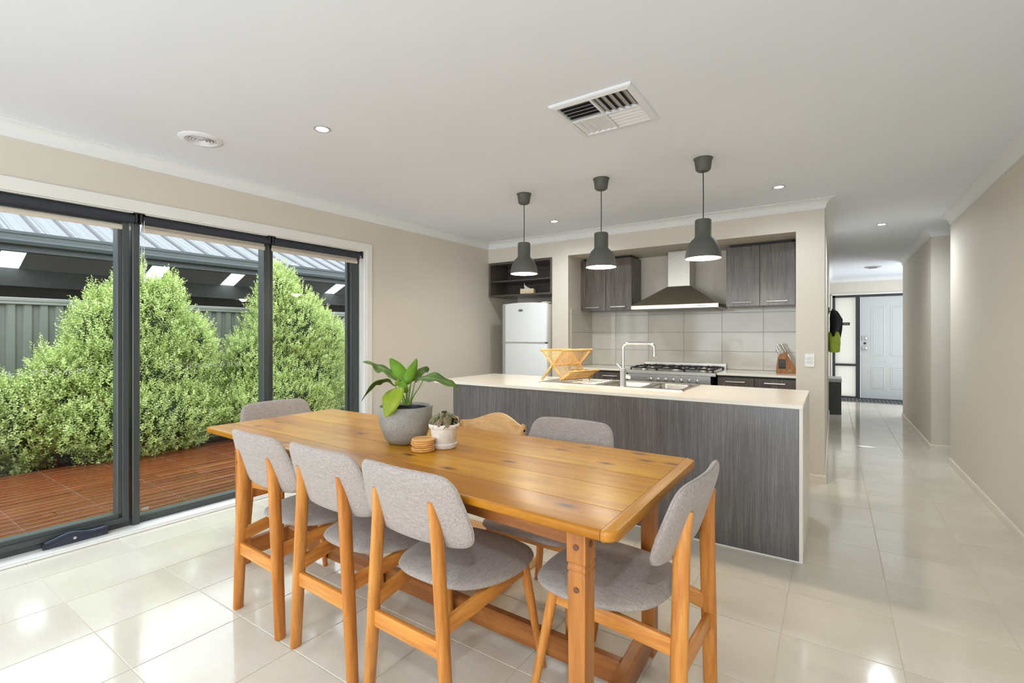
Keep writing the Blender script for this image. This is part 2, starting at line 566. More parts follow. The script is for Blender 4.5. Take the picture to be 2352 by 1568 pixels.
M['lily_yellow'] = mk_leaf('lily_leaf_yellowing', srgb(122, 154, 34), srgb(158, 178, 40), srgb(206, 196, 52), 0.4, island=False)
M['pep'] = mk_leaf('peperomia_leaf', srgb(84, 96, 62), srgb(122, 122, 84), srgb(158, 132, 108), 0.45, island=False, trans=0.15)
M['pep_red'] = mk_leaf('peperomia_leaf_red', srgb(112, 92, 70), srgb(146, 122, 96), srgb(176, 146, 122), 0.45, island=False, trans=0.15)
M['core'] = plain('shrub_inner_shade', srgb(46, 60, 32), 0.95, var=0.4, scale=12)


def mk_glass(name, tint=(0.97, 0.985, 0.98, 1), refl=1.0):
    t = NT(name)
    tr = t.n('ShaderNodeBsdfTransparent'); tr.inputs['Color'].default_value = tint
    gl = t.n('ShaderNodeBsdfGlossy'); gl.inputs['Roughness'].default_value = 0.02
    fr = t.n('ShaderNodeFresnel'); fr.inputs['IOR'].default_value = 1.45
    mp = t.n('ShaderNodeMath', operation='MULTIPLY'); mp.inputs[1].default_value = refl; t.l(fr.outputs[0], mp.inputs[0])
    # reflect on the entering face only, so the solid pane shows no total internal reflection
    geo = t.n('ShaderNodeNewGeometry')
    inv = t.n('ShaderNodeMath', operation='SUBTRACT'); inv.inputs[0].default_value = 1.0; t.l(geo.outputs['Backfacing'], inv.inputs[1])
    m2 = t.n('ShaderNodeMath', operation='MULTIPLY'); t.l(mp.outputs[0], m2.inputs[0]); t.l(inv.outputs[0], m2.inputs[1])
    mp = m2
    mx = t.n('ShaderNodeMixShader'); t.l(mp.outputs[0], mx.inputs[0]); t.l(tr.outputs[0], mx.inputs[1]); t.l(gl.outputs[0], mx.inputs[2])
    t.l(mx.outputs[0], t.out.inputs['Surface'])
    return t.m
M['glass'] = mk_glass('window_glass')


def mk_frost():
    t = NT('frosted_glass')
    tr = t.n('ShaderNodeBsdfTranslucent'); tr.inputs['Color'].default_value = (0.52, 0.50, 0.46, 1)
    tp = t.n('ShaderNodeBsdfTransparent'); tp.inputs['Color'].default_value = (0.46, 0.445, 0.41, 1)
    gl = t.n('ShaderNodeBsdfGlossy'); gl.inputs['Roughness'].default_value = 0.25
    m1 = t.n('ShaderNodeMixShader'); m1.inputs[0].default_value = 0.55
    t.l(tr.outputs[0], m1.inputs[1]); t.l(tp.outputs[0], m1.inputs[2])
    m2 = t.n('ShaderNodeMixShader'); m2.inputs[0].default_value = 0.05
    t.l(m1.outputs[0], m2.inputs[1]); t.l(gl.outputs[0], m2.inputs[2]); t.l(m2.outputs[0], t.out.inputs['Surface'])
    return t.m
M['frost'] = mk_frost()


def mk_decal():
    t = NT('frosted_decal')
    t.base(srgb(214, 214, 210)); t.set(0.8)
    tp = t.n('ShaderNodeBsdfTransparent')
    mx = t.n('ShaderNodeMixShader'); mx.inputs[0].default_value = 0.8
    t.l(tp.outputs[0], mx.inputs[1]); t.l(t.p.outputs[0], mx.inputs[2]); t.l(mx.outputs[0], t.out.inputs['Surface'])
    return t.m
M['decal'] = mk_decal()


def mk_sheet():
    t = NT('clear_roof_sheet')
    tr = t.n('ShaderNodeBsdfTranslucent'); tr.inputs['Color'].default_value = (0.9, 0.92, 0.9, 1)
    tp = t.n('ShaderNodeBsdfTransparent'); tp.inputs['Color'].default_value = (0.95, 0.95, 0.95, 1)
    m1 = t.n('ShaderNodeMixShader'); m1.inputs[0].default_value = 0.6
    t.l(tr.outputs[0], m1.inputs[1]); t.l(tp.outputs[0], m1.inputs[2]); t.l(m1.outputs[0], t.out.inputs['Surface'])
    return t.m
M['sheet'] = mk_sheet()
M['roof'] = plain('pale_roof_steel', srgb(116, 117, 120), 0.6, spec=0.15, var=0.02)
M['rib_shadow'] = plain('rib_shadow_grey', srgb(38, 39, 42), 0.5, var=0.04)


def mk_emit(name, col, s):
    t = NT(name)
    t.base((0.9, 0.9, 0.9, 1))
    t.p.inputs['Emission Color'].default_value = col
    t.p.inputs['Emission Strength'].default_value = s
    return t.m
M['led'] = mk_emit('led_lens', (1, 0.97, 0.9, 1), 8)
M['bulb'] = mk_emit('warm_bulb', (1, 0.84, 0.6, 1), 40)

# ------------------------------------------------------------------ room dimensions (metres)
KY, BY = 4.921, 5.578            # front of the kitchen wall, back of its recesses
CEIL = 2.445
LX0, LSH = -3.664, 0.027         # window wall: x at the kitchen corner, and its slight skew
RX, RY1 = 0.96, 6.336            # right wall and where it ends
HX, HY0, HY1 = 0.90, 7.0, 9.6    # hall right wall
DY = 11.95                       # entry door wall
HLX = -0.062                     # hall left wall / kitchen wall end
FY = -4.5                        # wall behind the camera


def xw(y): return LX0 - LSH * (KY - y)


def sk(v):
    """put a piece built with x=0 on the window wall plane onto the skewed wall"""
    return Vector((v.x + xw(v.y), v.y, v.z))


def struct(name, bm, m, parent=None, label=None, cat=None, smooth=None, xf=None, loc=None):
    o = obj(name, bm, m, parent, smooth, xf, loc)
    if parent is None: tag(o, label, cat, kind='structure')
    return o


# ------------------------------------------------------------------ floor with tiles
floor = struct('floor', prism(NB(), [(xw(FY - 0.1) - 0.17, FY - 0.1), (3.2, FY - 0.1), (3.2, DY + 0.1), (xw(DY + 0.1) - 0.17, DY + 0.1)], -0.12, -0.0025), M['grout'], label='glossy beige tiled floor running from dining area into hall', cat='floor')
TP, TG = 0.4079, 0.004
tile_cache = {}


def tile_mesh(w, h, t=0.0075, bev=0.0012):
    k = (round(w, 3), round(h, 3), t)
    if k not in tile_cache:
        bm = NB()
        x, y = w / 2, h / 2
        lo = [bm.verts.new(p) for p in ((-x, -y, -t), (x, -y, -t), (x, y, -t), (-x, y, -t))]
        mi = [bm.verts.new(p) for p in ((-x, -y, -bev), (x, -y, -bev), (x, y, -bev), (-x, y, -bev))]
        hi = [bm.verts.new(p) for p in ((-x + bev, -y + bev, 0), (x - bev, -y + bev, 0), (x - bev, y - bev, 0), (-x + bev, y - bev, 0))]
        bm.faces.new(hi)
        for A, B in ((lo, mi), (mi, hi)):
            for i in range(4):
                j = (i + 1) % 4
                bm.faces.new((A[i], A[j], B[j], B[i]))
        me = bpy.data.meshes.new('tile'); bm.to_mesh(me); bm.free()
        me.materials.append(M['tile'])
        tile_cache[k] = me
    return tile_cache[k]


regions = [(-3.80, FY, RX, KY), (-3.66, KY, -2.74, BY), (-2.52, KY, -0.28, 5.1), (HLX, KY, RX, RY1), (HLX, RY1, 2.6, HY0), (HLX, HY0, HX, HY1), (HLX, HY1, 2.0, DY)]
rest_tiles = NB()
n_tile = 0
for i in range(-10, 10):
    for j in range(-18, 24):
        x0, x1 = -0.1847 + i * TP + TG / 2, -0.1847 + (i + 1) * TP - TG / 2
        y0, y1 = 2.748 + j * TP + TG / 2, 2.748 + (j + 1) * TP - TG / 2
        for (ax, ay, bx, by) in regions:
            u0, u1, v0, v1 = max(x0, ax), min(x1, bx), max(y0, ay), min(y1, by)
            if u1 - u0 < 0.01 or v1 - v0 < 0.01: continue
            # hidden or behind the camera: one joined piece
            if v1 < 0.2 or (ay > 4.9 and ax < -0.1) or (u0 > 1.3):
                box(rest_tiles, (u0, v0, -0.0075), (u1, v1, 0))
                continue
            link_mesh('tile', tile_mesh(u1 - u0, v1 - v0), None, floor, ((u0 + u1) / 2, (v0 + v1) / 2, random.uniform(-0.0003, 0)))
            n_tile += 1
o = obj('tile_field', rest_tiles, M['tile'], floor); o['kind'] = 'stuff'

# ------------------------------------------------------------------ ceiling
struct('ceiling', bbox((-4.3, FY - 0.1, CEIL), (3.2, DY + 0.1, CEIL + 0.1)), M['ceiling'], label='smooth white plaster ceiling over dining, kitchen and hall', cat='ceiling')

# ------------------------------------------------------------------ walls
WY0, WY1, WZ0, WZ1 = -1.2, 3.03, 0.022, 2.088     # window opening
bm = NB()
box(bm, (-0.18, WY1, 0), (0, BY + 0.1, CEIL))
box(bm, (-0.18, WY0, WZ1), (0, WY1, CEIL))
box(bm, (-0.18, FY, 0), (0, WY0, CEIL))
box(bm, (-0.18, WY0, -0.12), (-0.0, WY1, 0.004))
struct('wall_left', bm, M['wall'], label='beige wall on the left that holds the wide window', cat='wall', xf=sk)

bm = NB()
box(bm, (LX0 - 0.05, BY, 0), (HLX - 0.02, BY + 0.1, CEIL))                 # back of recesses
box(bm, (LX0 - 0.02, KY, 2.192), (HLX, BY, CEIL))                           # bulkhead
box(bm, (-2.736, KY, 0), (-2.526, BY, 2.192))                               # pillar between fridge and cooker recess
box(bm, (-0.275, KY, 0), (HLX, BY + 0.1, 2.192))                            # right pillar
struct('wall_kitchen', bm, M['wall'], label='beige kitchen wall with fridge recess and wide cooker recess', cat='wall')
struct('wall_hall_left', bbox((HLX - 0.12, BY + 0.1, 0), (HLX, DY, CEIL)), M['wall'], label='beige hall wall on the left where the coat hangs', cat='wall')
struct('wall_right', bbox((RX, FY, 0), (RX + 0.12, RY1, CEIL)), M['wall'], label='long plain beige wall on the right nearest the camera', cat='wall')
bm = NB()
box(bm, (HX, HY0, 0), (HX + 0.12, HY1, CEIL))
box(bm, (HX + 0.12, HY0, 0), (3.1, HY0 + 0.12, CEIL))
struct('wall_hall_right', bm, M['wall'], label='beige hall wall and return past the side opening', cat='wall')
bm = NB()
box(bm, (RX + 0.12, RY1 - 0.12, 0), (3.1, RY1, CEIL))
box(bm, (3.0, RY1, 0), (3.1, HY0, CEIL))
struct('wall_passage', bm, M['wall'], label='beige wall of the side passage off the hall', cat='wall')
bm = NB()
DX0, DXM, DX1, DZ = 0.012, 0.453, 1.30, 2.10
box(bm, (HLX - 0.12, DY, DZ), (2.1, DY + 0.14, CEIL))
box(bm, (HLX - 0.12, DY, 0), (DX0 - 0.03, DY + 0.14, DZ))
box(bm, (DX1 + 0.03, DY, 0), (2.1, DY + 0.14, DZ))
struct('wall_entry', bm, M['wall'], label='beige end wall around the entry door', cat='wall')
bm = NB()
box(bm, (2.0, HY1 + 0.0, 0), (2.1, DY, CEIL))
box(bm, (HX + 0.12, HY1, 0), (2.1, HY1 + 0.1, CEIL))
struct('wall_side_room', bm, M['wall'], label='beige wall of the side room beyond the hall', cat='wall')
# behind the camera: wall with a wide glazed opening
bm = NB()
box(bm, (-4.2, FY - 0.14, 0), (-3.6, FY, CEIL))
box(bm, (0.6, FY - 0.14, 0), (RX + 0.12, FY, CEIL))
box(bm, (-3.6, FY - 0.14, 2.4), (0.6, FY, CEIL))
struct('wall_front', bm, M['wall'], label='beige wall behind the viewer with a wide glazed opening', cat='wall')

# ------------------------------------------------------------------ cornices and skirtings
COVE = [(0, 0), (0, -0.078), (0.006, -0.078)] + [(0.008 + 0.06 * (1 - math.cos(a)), -0.072 + 0.064 * math.sin(a)) for a in [PI / 2 * k / 8 for k in range(9)]] + [(0.074, -0.006), (0.074, 0)]
n_trim = [0]


def cornice(p0, p1, out, m0=0, m1=0, label='', xf=None):
    n_trim[0] += 1
    bm = extrude_profile(NB(), COVE, (p0[0], p0[1], CEIL), (p1[0], p1[1], CEIL), out, m0=m0, m1=m1)
    struct('trim_%d' % n_trim[0], bm, M['cornice'], label=label, cat='cornice', smooth=35, xf=xf)


cornice((xw(FY), FY), (LX0, KY), (1, 0, 0), 0, -1, 'white coved cornice above the window wall')
cornice((LX0, KY), (HLX, KY), (0, -1, 0), 1, 1, 'white coved cornice along the top of the kitchen wall')
cornice((HLX, KY), (HLX, DY), (1, 0, 0), -1, -1, 'white coved cornice along the left side of the hall')
cornice((HLX, DY), (2.0, DY), (0, -1, 0), 1, 0, 'white coved cornice above the entry door')
cornice((RX, FY), (RX, RY1), (-1, 0, 0), 0, 1, 'white coved cornice along the nearest right wall')
cornice((RX, RY1), (3.0, RY1), (0, 1, 0), -1, 0, 'white coved cornice round the passage corner')
cornice((HX, HY0), (3.0, HY0), (0, -1, 0), -1, 0, 'white coved cornice on the passage return wall')
cornice((HX, HY0), (HX, HY1), (-1, 0, 0), -1, 1, 'white coved cornice along the hall right wall')

SK = [(0, 0), (0.012, 0), (0.012, 0.058), (0.008, 0.066), (0, 0.068)]


def skirting(name, p0, p1, out, label, m0=0, m1=0):
    struct(name, extrude_profile(NB(), SK, (p0[0], p0[1], 0), (p1[0], p1[1], 0), out, m0=m0, m1=m1), M['skirt'], label=label, cat='skirting')


skirting('baseboard_right', (RX, FY), (RX, RY1), (-1, 0, 0), 'cream skirting along the nearest right wall', 0, 1)
skirting('baseboard_kitchen', (-0.275, KY), (HLX, KY), (0, -1, 0), 'cream skirting at the foot of the kitchen pillar', 0, 1)
skirting('baseboard_hall_left', (HLX, KY), (HLX, DY), (1, 0, 0), 'cream skirting along the hall left wall', -1, 0)
skirting('baseboard_return', (HX, HY0), (3.0, HY0), (0, -1, 0), 'cream skirting on the passage return wall', -1, 0)
skirting('baseboard_hall_right', (HX, HY0), (HX, HY1), (-1, 0, 0), 'cream skirting along the hall right wall', -1, 0)
bm = extrude_profile(NB(), SK, (0, WY1 + 0.06, 0), (0, KY, 0), (1, 0, 0))
struct('baseboard_left', bm, M['skirt'], label='cream skirting between window and kitchen corner', cat='skirting', xf=sk)

# ------------------------------------------------------------------ dining window (built with x=0 on the inner wall face)
win = empty('window_1', (xw(1.5), 1.5, 0), label='wide charcoal framed window with three tall panes beside the table', cat='window', kind='structure')


def wpart(name, bm, m, parent=None, smooth=None):
    """part of the window, its geometry given in wall coordinates"""
    o = obj(name, bm, m, win if parent is None else parent, smooth, sk)
    o.matrix_parent_inverse = Matrix.Identity(4)
    for v in o.data.vertices: v.co -= win.location
    return o


bm = NB()
box(bm, (-0.002, WY1, 0.0), (0.012, WY1 + 0.062, WZ1 + 0.062), 0.003)
box(bm, (-0.002, WY0 - 0.062, WZ1), (0.0125, WY1 + 0.062, WZ1 + 0.062), 0.003)
wpart('architrave', bm, M['trim'])
bm = NB()
box(bm, (-0.18, WY1 - 0.014, WZ0), (0.006, WY1 + 0.001, WZ1))
box(bm, (-0.18, WY0, WZ1 - 0.014), (0.006, WY1, WZ1 + 0.001))
wpart('reveal', bm, M['trim'])
bm = NB()
box(bm, (-0.18, WY0, 0.0), (0.03, WY1 + 0.062, WZ0), 0.003)
box(bm, (0.03, WY0, 0.0), (0.042, WY1 + 0.062, 0.012), 0.003)
wpart('sill', bm, M['trim'])
FX0, FX1 = -0.165, -0.085
G0, G1 = WY0, WY1 - 0.014
bm = NB()
box(bm, (FX0, G0, WZ0), (FX1, G1, WZ0 + 0.045), 0.003)
box(bm, (FX0, G0, WZ1 - 0.06), (FX1, G1, WZ1 - 0.014), 0.003)
box(bm, (FX0, 2.925, WZ0), (FX1, G1, WZ1 - 0.014), 0.003)
box(bm, (FX0 + 0.02, 2.9, WZ0), (FX1 - 0.03, 2.926, WZ1 - 0.014), 0.002)
wpart('outer_frame', bm, M['frame'])
bm = NB()
box(bm, (FX0, 2.095, WZ0), (FX1 + 0.004, 2.14, WZ1 - 0.014), 0.002)
box(bm, (FX0, 2.14, WZ0), (FX1 - 0.03, 2.19, WZ1 - 0.014), 0.002)
wpart('mullion', bm, M['frame'])
bm = NB()
box(bm, (FX0, 1.225, WZ0 - 0.002), (FX1 + 0.024, 1.265, WZ1 - 0.014), 0.004)
wpart('mullion', bm, M['frame'])
# awning sash on the left
SY0, SY1 = 0.27, 1.222
bm = NB()
SXA, SXB = -0.15, -0.072
box(bm, (SXA, SY1 - 0.075, WZ0 + 0.03), (SXB, SY1 - 0.012, WZ1 - 0.03), 0.004)
box(bm, (SXB, SY1 - 0.05, WZ0 + 0.035), (SXB + 0.010, SY1 - 0.016, WZ1 - 0.03), 0.002)
box(bm, (SXA, SY0, WZ0 + 0.03), (SXB, SY0 + 0.06, WZ1 - 0.03), 0.004)
box(bm, (SXA, SY0, WZ0 + 0.035), (SXB, SY1 - 0.014, WZ0 + 0.098), 0.004)
box(bm, (SXB, SY0, WZ0 + 0.038), (SXB + 0.012, SY1 - 0.016, WZ0 + 0.07), 0.002)
box(bm, (SXA, SY0, WZ1 - 0.1), (SXB, SY1 - 0.014, WZ1 - 0.04), 0.004)
wpart('sash', bm, M['frame'])
bm = NB()
box(bm, (FX0, SY0 - 0.06, WZ0), (FX1 + 0.02, SY0 - 0.01, WZ1 - 0.014), 0.003)
wpart('mullion', bm, M['frame'])
for (a, b, z0, x) in ((0.32, 1.16, 0.115, -0.118), (1.25, 2.105, 0.06, -0.128), (2.17, 2.935, 0.06, -0.128), (-1.2, 0.21, 0.06, -0.128)):
    wpart('pane', bbox((x - 0.005, a, z0), (x, b, WZ1 - 0.05)), M['glass'])
# flower decals on the panes
DEC = []
for k in range(9): DEC.append((0.612 + k * 0.0512, 1.052, -0.117))
for k in range(9): DEC.append((1.464 + k * 0.0572, 1.052, -0.127))
for (y, z, x) in DEC:
    bm = NB()
    for p in range(6):
        a = p * PI / 3
        c, s = math.cos(a), math.sin(a)
        q = [(0.006, 0), (0.011, 0.0032), (0.020, 0), (0.011, -0.0032)]
        vs = [bm.verts.new((x + 0.0004, y + u * c - v * s, z + u * s + v * c)) for u, v in q]
        bm.faces.new(vs)
    wpart('flower_decal', bm, M['decal'])
bm = bbox((-0.1275, 1.295, 0.085), (-0.127, 1.335, 0.105))
wpart('maker_sticker', bm, M['decal'])
# winder at the foot of the sash
wx = SXB + 0.012
bm = NB()
ys = [0.79 + 0.30 * k / 16 for k in range(17)]
prof = [0.05 + 0.006 * math.sin(PI * k / 16) + (0.024 * math.exp(-((k - 5.5) / 3.2) ** 2)) + 0.012 * (k / 16) for k in range(17)]
for y0_, y1_, h0, h1 in zip(ys, ys[1:], prof, prof[1:]):
    vs = [(wx, y0_, 0.026), (wx + 0.03, y0_, 0.026), (wx + 0.026, y0_, h0), (wx, y0_, h0 + 0.004), (wx, y1_, 0.026), (wx + 0.03, y1_, 0.026), (wx + 0.026, y1_, h1), (wx, y1_, h1 + 0.004)]
    V = [bm.verts.new(p) for p in vs]
    for f in ((0, 1, 5, 4), (1, 2, 6, 5), (2, 3, 7, 6), (3, 0, 4, 7)): bm.faces.new([V[i] for i in f])
    if y0_ == ys[0]: bm.faces.new([V[i] for i in (0, 3, 2, 1)])
    if y1_ == ys[-1]: bm.faces.new([V[i] for i in (4, 5, 6, 7)])
bmesh.ops.remove_doubles(bm, verts=bm.verts, dist=1e-5)
wd_ = wpart('winder', bm, M['brass'], smooth=40)
bm = tube(NB(), [(wx + 0.034, 0.795 + 0.29 * k / 12, 0.06 + 0.022 * math.exp(-((k - 4.5) / 2.6) ** 2) + 0.012 * k / 12) for k in range(13)], [0.006] + [0.009] * 11 + [0.007], 8)
o = obj('winder_handle', bm, M['brass'], wd_, 60, sk)
for v in o.data.vertices: v.co -= win.location
bm = cyl(NB(), (wx + 0.028, 0.93, 0.052), (wx + 0.034, 0.93, 0.052), 0.008, 14)
o = obj('winder_screw', bm, M['satin'], wd_, 40, sk)
for v in o.data.vertices: v.co -= win.location


# roller blinds hung in the reveal
def blind(y0, y1, label, chain=None, end=False):
    ym = (y0 + y1) / 2
    e = empty('roller_blind', (xw(ym), ym, 2.045), label=label, cat='blind', group='roller blinds over the dining window')
    def part(name, bm, m, smooth=None):
        o = obj(name, bm, m, e, smooth, sk)
        for v in o.data.vertices: v.co -= e.location
        return o
    X = -0.048
    part('roller_tube', cyl(NB(), (X, y0 + 0.02, 2.036), (X, y1 - 0.02, 2.036), 0.03, 24), M['blind_tube'], 40)
    part('rolled_fabric', bbox((X - 0.030, y0 + 0.03, 1.975), (X - 0.026, y1 - 0.03, 2.036)), M['blind_back'])
    part('bottom_rail', tube(NB(), [(X - 0.026, y0 + 0.028, 1.978), (X - 0.026, y1 - 0.028, 1.978)], 0.012, 12, sx=1.5, sy=0.7), M['blind_back'], 50)
    for yy, da, db in ((y0 + 0.010, 0.009, 0.03), (y1 - 0.010, 0.03, 0.009)):
        bm = NB()
        box(bm, (X - 0.03, yy - 0.009, 2.008), (X + 0.03, yy + 0.009, 2.072), 0.008, 2)
        box(bm, (X - 0.03, yy - da, 2.068), (X + 0.025, yy + db, 2.074))
        part('bracket', bm, M['black'])
    part('head_channel', bbox((X - 0.02, y0 + 0.03, 2.068), (X + 0.03, y1 - 0.03, 2.074)), M['trim'])
    if chain:
        yy, z1 = chain
        bm = NB()
        for dy in (-0.006, 0.006):
            cyl(bm, (X + 0.028, yy + dy, z1), (X + 0.028, yy + dy, 2.03), 0.0013, 6)
        tube(bm, arc_pts((X + 0.028, yy, z1), 0.006, PI, 2 * PI, 6, Vector((0, 1, 0)), Vector((0, 0, 1))), 0.0018, 6)
        part('bead_chain', bm, M['white_plastic'], 60)


blind(0.25, 1.245, 'roller blind over the left awning pane, dark tube and cream edge')
blind(1.25, 2.125, 'roller blind over the middle pane, rolled up, bead chain at left', chain=(1.268, 1.62))
blind(2.13, 3.012, 'roller blind nearest the kitchen corner, rolled up', chain=(2.985, 0.95))
blind(-0.75, 0.245, 'roller blind at the camera end of the window row')

# ------------------------------------------------------------------ outside: ground, deck, fence, carport
OUT = lambda x, y: x - LSH * (KY - y)
def so(v): return Vector((v.x - LSH * (KY - v.y), v.y, v.z))

struct('ground', bbox((-30, -25, -0.35), (-3.7, 30, -0.16)), M['ground'], label='dark garden soil under the shrubs', cat='ground')
deck = empty('deck', (-5.0, 2.5, -0.05), label='wet reddish brown timber deck outside the window', cat='deck', kind='structure')
BP = 0.1
k = 0
xb = -3.86
while xb > -6.35:
    y0, y1 = -3.0, 6.5
    cut = random.uniform(1.0, 4.5) if k % 3 else random.uniform(3, 5)
    for (a, b) in ((y0, cut - 0.002), (cut + 0.002, y1)):
        bm = bbox((xb - 0.093, a, -0.07), (xb, b, -0.048 + random.uniform(-0.001, 0.001)), 0.004, 2)
        for v in bm.verts: v.co = so(v.co) - Vector(deck.location)
        o = obj('deck_board', bm, M['deckwood'], deck, 40)
    # screw heads along three joists
    k += 1
    xb -= BP
bm = NB()
for yy in (0.4, 0.85, 1.3, 1.75, 2.2, 2.65, 3.1):
    x = -3.86
    while x > -6.3:
        for dx in (0.022, 0.07):
            cyl(bm, (OUT(x - dx, yy) , yy, -0.049), (OUT(x - dx, yy), yy, -0.0462), 0.0032, 6)
        x -= BP
for v in bm.verts: v.co -= Vector(deck.location)
o = obj('screw_heads', bm, M['satin'], deck); o['kind'] = 'stuff'
bm = NB()
for yy in (0.4, 1.3, 2.2, 3.1, 4.0, -0.5, -1.4):
    box(bm, (OUT(-6.35, yy), yy - 0.03, -0.17), (OUT(-3.85, yy), yy + 0.03, -0.071))
for v in bm.verts: v.co -= Vector(deck.location)
obj('joist', bm, M['pine_dark'], deck)

# fence: each ribbed steel sheet is its own part
FXX = -7.3
fence = empty('fence', (FXX, 3.0, -0.16), label='grey green ribbed steel fence behind the shrubs', cat='fence')
def fpart(name, bm, m, smooth=None):
    o = obj(name, bm, m, fence, smooth, so)
    for v in o.data.vertices: v.co -= fence.location
    return o
PW = 0.78
yy = -4.0
while yy < 11:
    bm = NB()
    z0, z1 = -0.16, 1.66
    pr = []
    for r in range(6):
        b = yy + r * 0.13
        pr += [(0.0, b), (0.0, b + 0.035), (0.03, b + 0.055), (0.03, b + 0.11)]
    pr.append((0.0, yy + PW))
    A = [bm.verts.new((FXX + x, y, z0)) for x, y in pr]; B = [bm.verts.new((FXX + x, y, z1)) for x, y in pr]
    for i in range(len(pr) - 1): bm.faces.new((A[i], A[i + 1], B[i + 1], B[i]))
    fpart('fence_sheet', bm, M['fence'])
    yy += PW
bm = NB()
box(bm, (FXX - 0.02, -4, 1.645), (FXX + 0.055, 11, 1.688), 0.006)
box(bm, (FXX + 0.005, -4, 1.615), (FXX + 0.05, 11, 1.645), 0.003)
fpart('top_rail', bm, plain('fence_rail_pale', srgb(128, 130, 126), 0.45))
bm = NB()
box(bm, (FXX - 0.02, -4, -0.16), (FXX + 0.05, 11, -0.06), 0.004)
fpart('bottom_rail', bm, M['fence'])

# neighbour's gabled carport: near slope rises away from the gutter, far slope falls behind it
cp = empty('carport', (-9.9, 4.0, -0.16), label="neighbour's open carport with white ribbed roof and grey gutter beyond the fence", cat='carport')
def cpart(name, bm, m, smooth=None, parent=None):
    o = obj(name, bm, m, cp if parent is None else parent, smooth, so)
    for v in o.data.vertices: v.co -= cp.location
    return o
GX, GZ, RXX = -7.72, 2.47, -9.9
T23 = math.tan(math.radians(23.0))
def slope_sheet(y0, y1, xa, za, xb, zb, rib=True):
    bm = NB()
    pr = [(y0, 0), (y0 + 0.012, 0.03), (y0 + 0.04, 0.03), (y0 + 0.055, 0), (y0 + 0.10, 0), (y0 + 0.108, 0.006), (y0 + 0.125, 0.006), (y0 + 0.133, 0),
          (y0 + 0.2, 0), (y0 + 0.208, 0.006), (y0 + 0.225, 0.006), (y0 + 0.233, 0), (y1, 0)]
    A = [bm.verts.new((xa, y, za + h)) for y, h in pr]; B = [bm.verts.new((xb, y, zb + h)) for y, h in pr]
    for i in range(len(pr) - 1): bm.faces.new((A[i], A[i + 1], B[i + 1], B[i]))
    return bm
RS = 0.305
rz = GZ + (GX - RXX) * T23
y = 1.29 - 14 * RS
while y < 13:
    cpart('roof_sheet', slope_sheet(y, y + RS, GX + 0.04, GZ - 0.02, RXX, rz), M['roof'])
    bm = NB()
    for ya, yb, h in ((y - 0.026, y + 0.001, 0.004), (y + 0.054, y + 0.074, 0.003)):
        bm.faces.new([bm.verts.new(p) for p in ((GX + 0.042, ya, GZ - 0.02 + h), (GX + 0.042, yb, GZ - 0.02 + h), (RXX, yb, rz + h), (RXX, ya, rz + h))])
    cpart('rib_shadow_strip', bm, M['rib_shadow'])  # dark strips beside each rib: rib shadow painted as colour
    # far slope, a clear sheet every few
    fx = RXX - 2.2
    clear = any(abs(y - c) < RS / 2 for c in (1.9, 4.1, 5.6, 8.3, -1.2))
    bm = NB()
    a = [(RXX, y, rz), (RXX, y + RS, rz), (fx, y + RS, rz - 2.2 * T23), (fx, y, rz - 2.2 * T23)]
    bm.faces.new([bm.verts.new(p) for p in a])
    cpart('skylight_sheet' if clear else 'far_roof_sheet', bm, M['sheet'] if clear else M['underside'])
    y += RS
# gutter
bm = NB()
gp = [(0, 0.0), (0.11, 0.0), (0.11, -0.03), (0.104, -0.045), (0.104, -0.09), (0.112, -0.11), (0.10, -0.15), (0.0, -0.15)]
extrude_profile(bm, gp, (GX - 0.02, -6, GZ + 0.0), (GX - 0.02, 13, GZ + 0.0), (1, 0, 0))
cpart('gutter', bm, M['gutter'])
cpart('fascia_beam', bbox((GX - 0.12, -6, GZ - 0.22), (GX - 0.03, 13, GZ - 0.02)), M['gutter'])
for yy in (-2.2, 4.35, 8.8):
    cpart('post', bbox((GX - 0.12, yy, -0.16), (GX - 0.02, yy + 0.1, GZ - 0.15)), M['gutter'])
fx = RXX - 2.2
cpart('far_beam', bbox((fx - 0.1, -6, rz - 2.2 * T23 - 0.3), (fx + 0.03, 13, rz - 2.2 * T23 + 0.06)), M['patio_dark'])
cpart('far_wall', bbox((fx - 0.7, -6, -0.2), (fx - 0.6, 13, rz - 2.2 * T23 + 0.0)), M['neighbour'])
cpart('far_soffit', bbox((fx - 0.7, -6, rz - 2.2 * T23 - 0.03), (fx, 13, rz - 2.2 * T23 - 0.01)), M['patio_dark'])

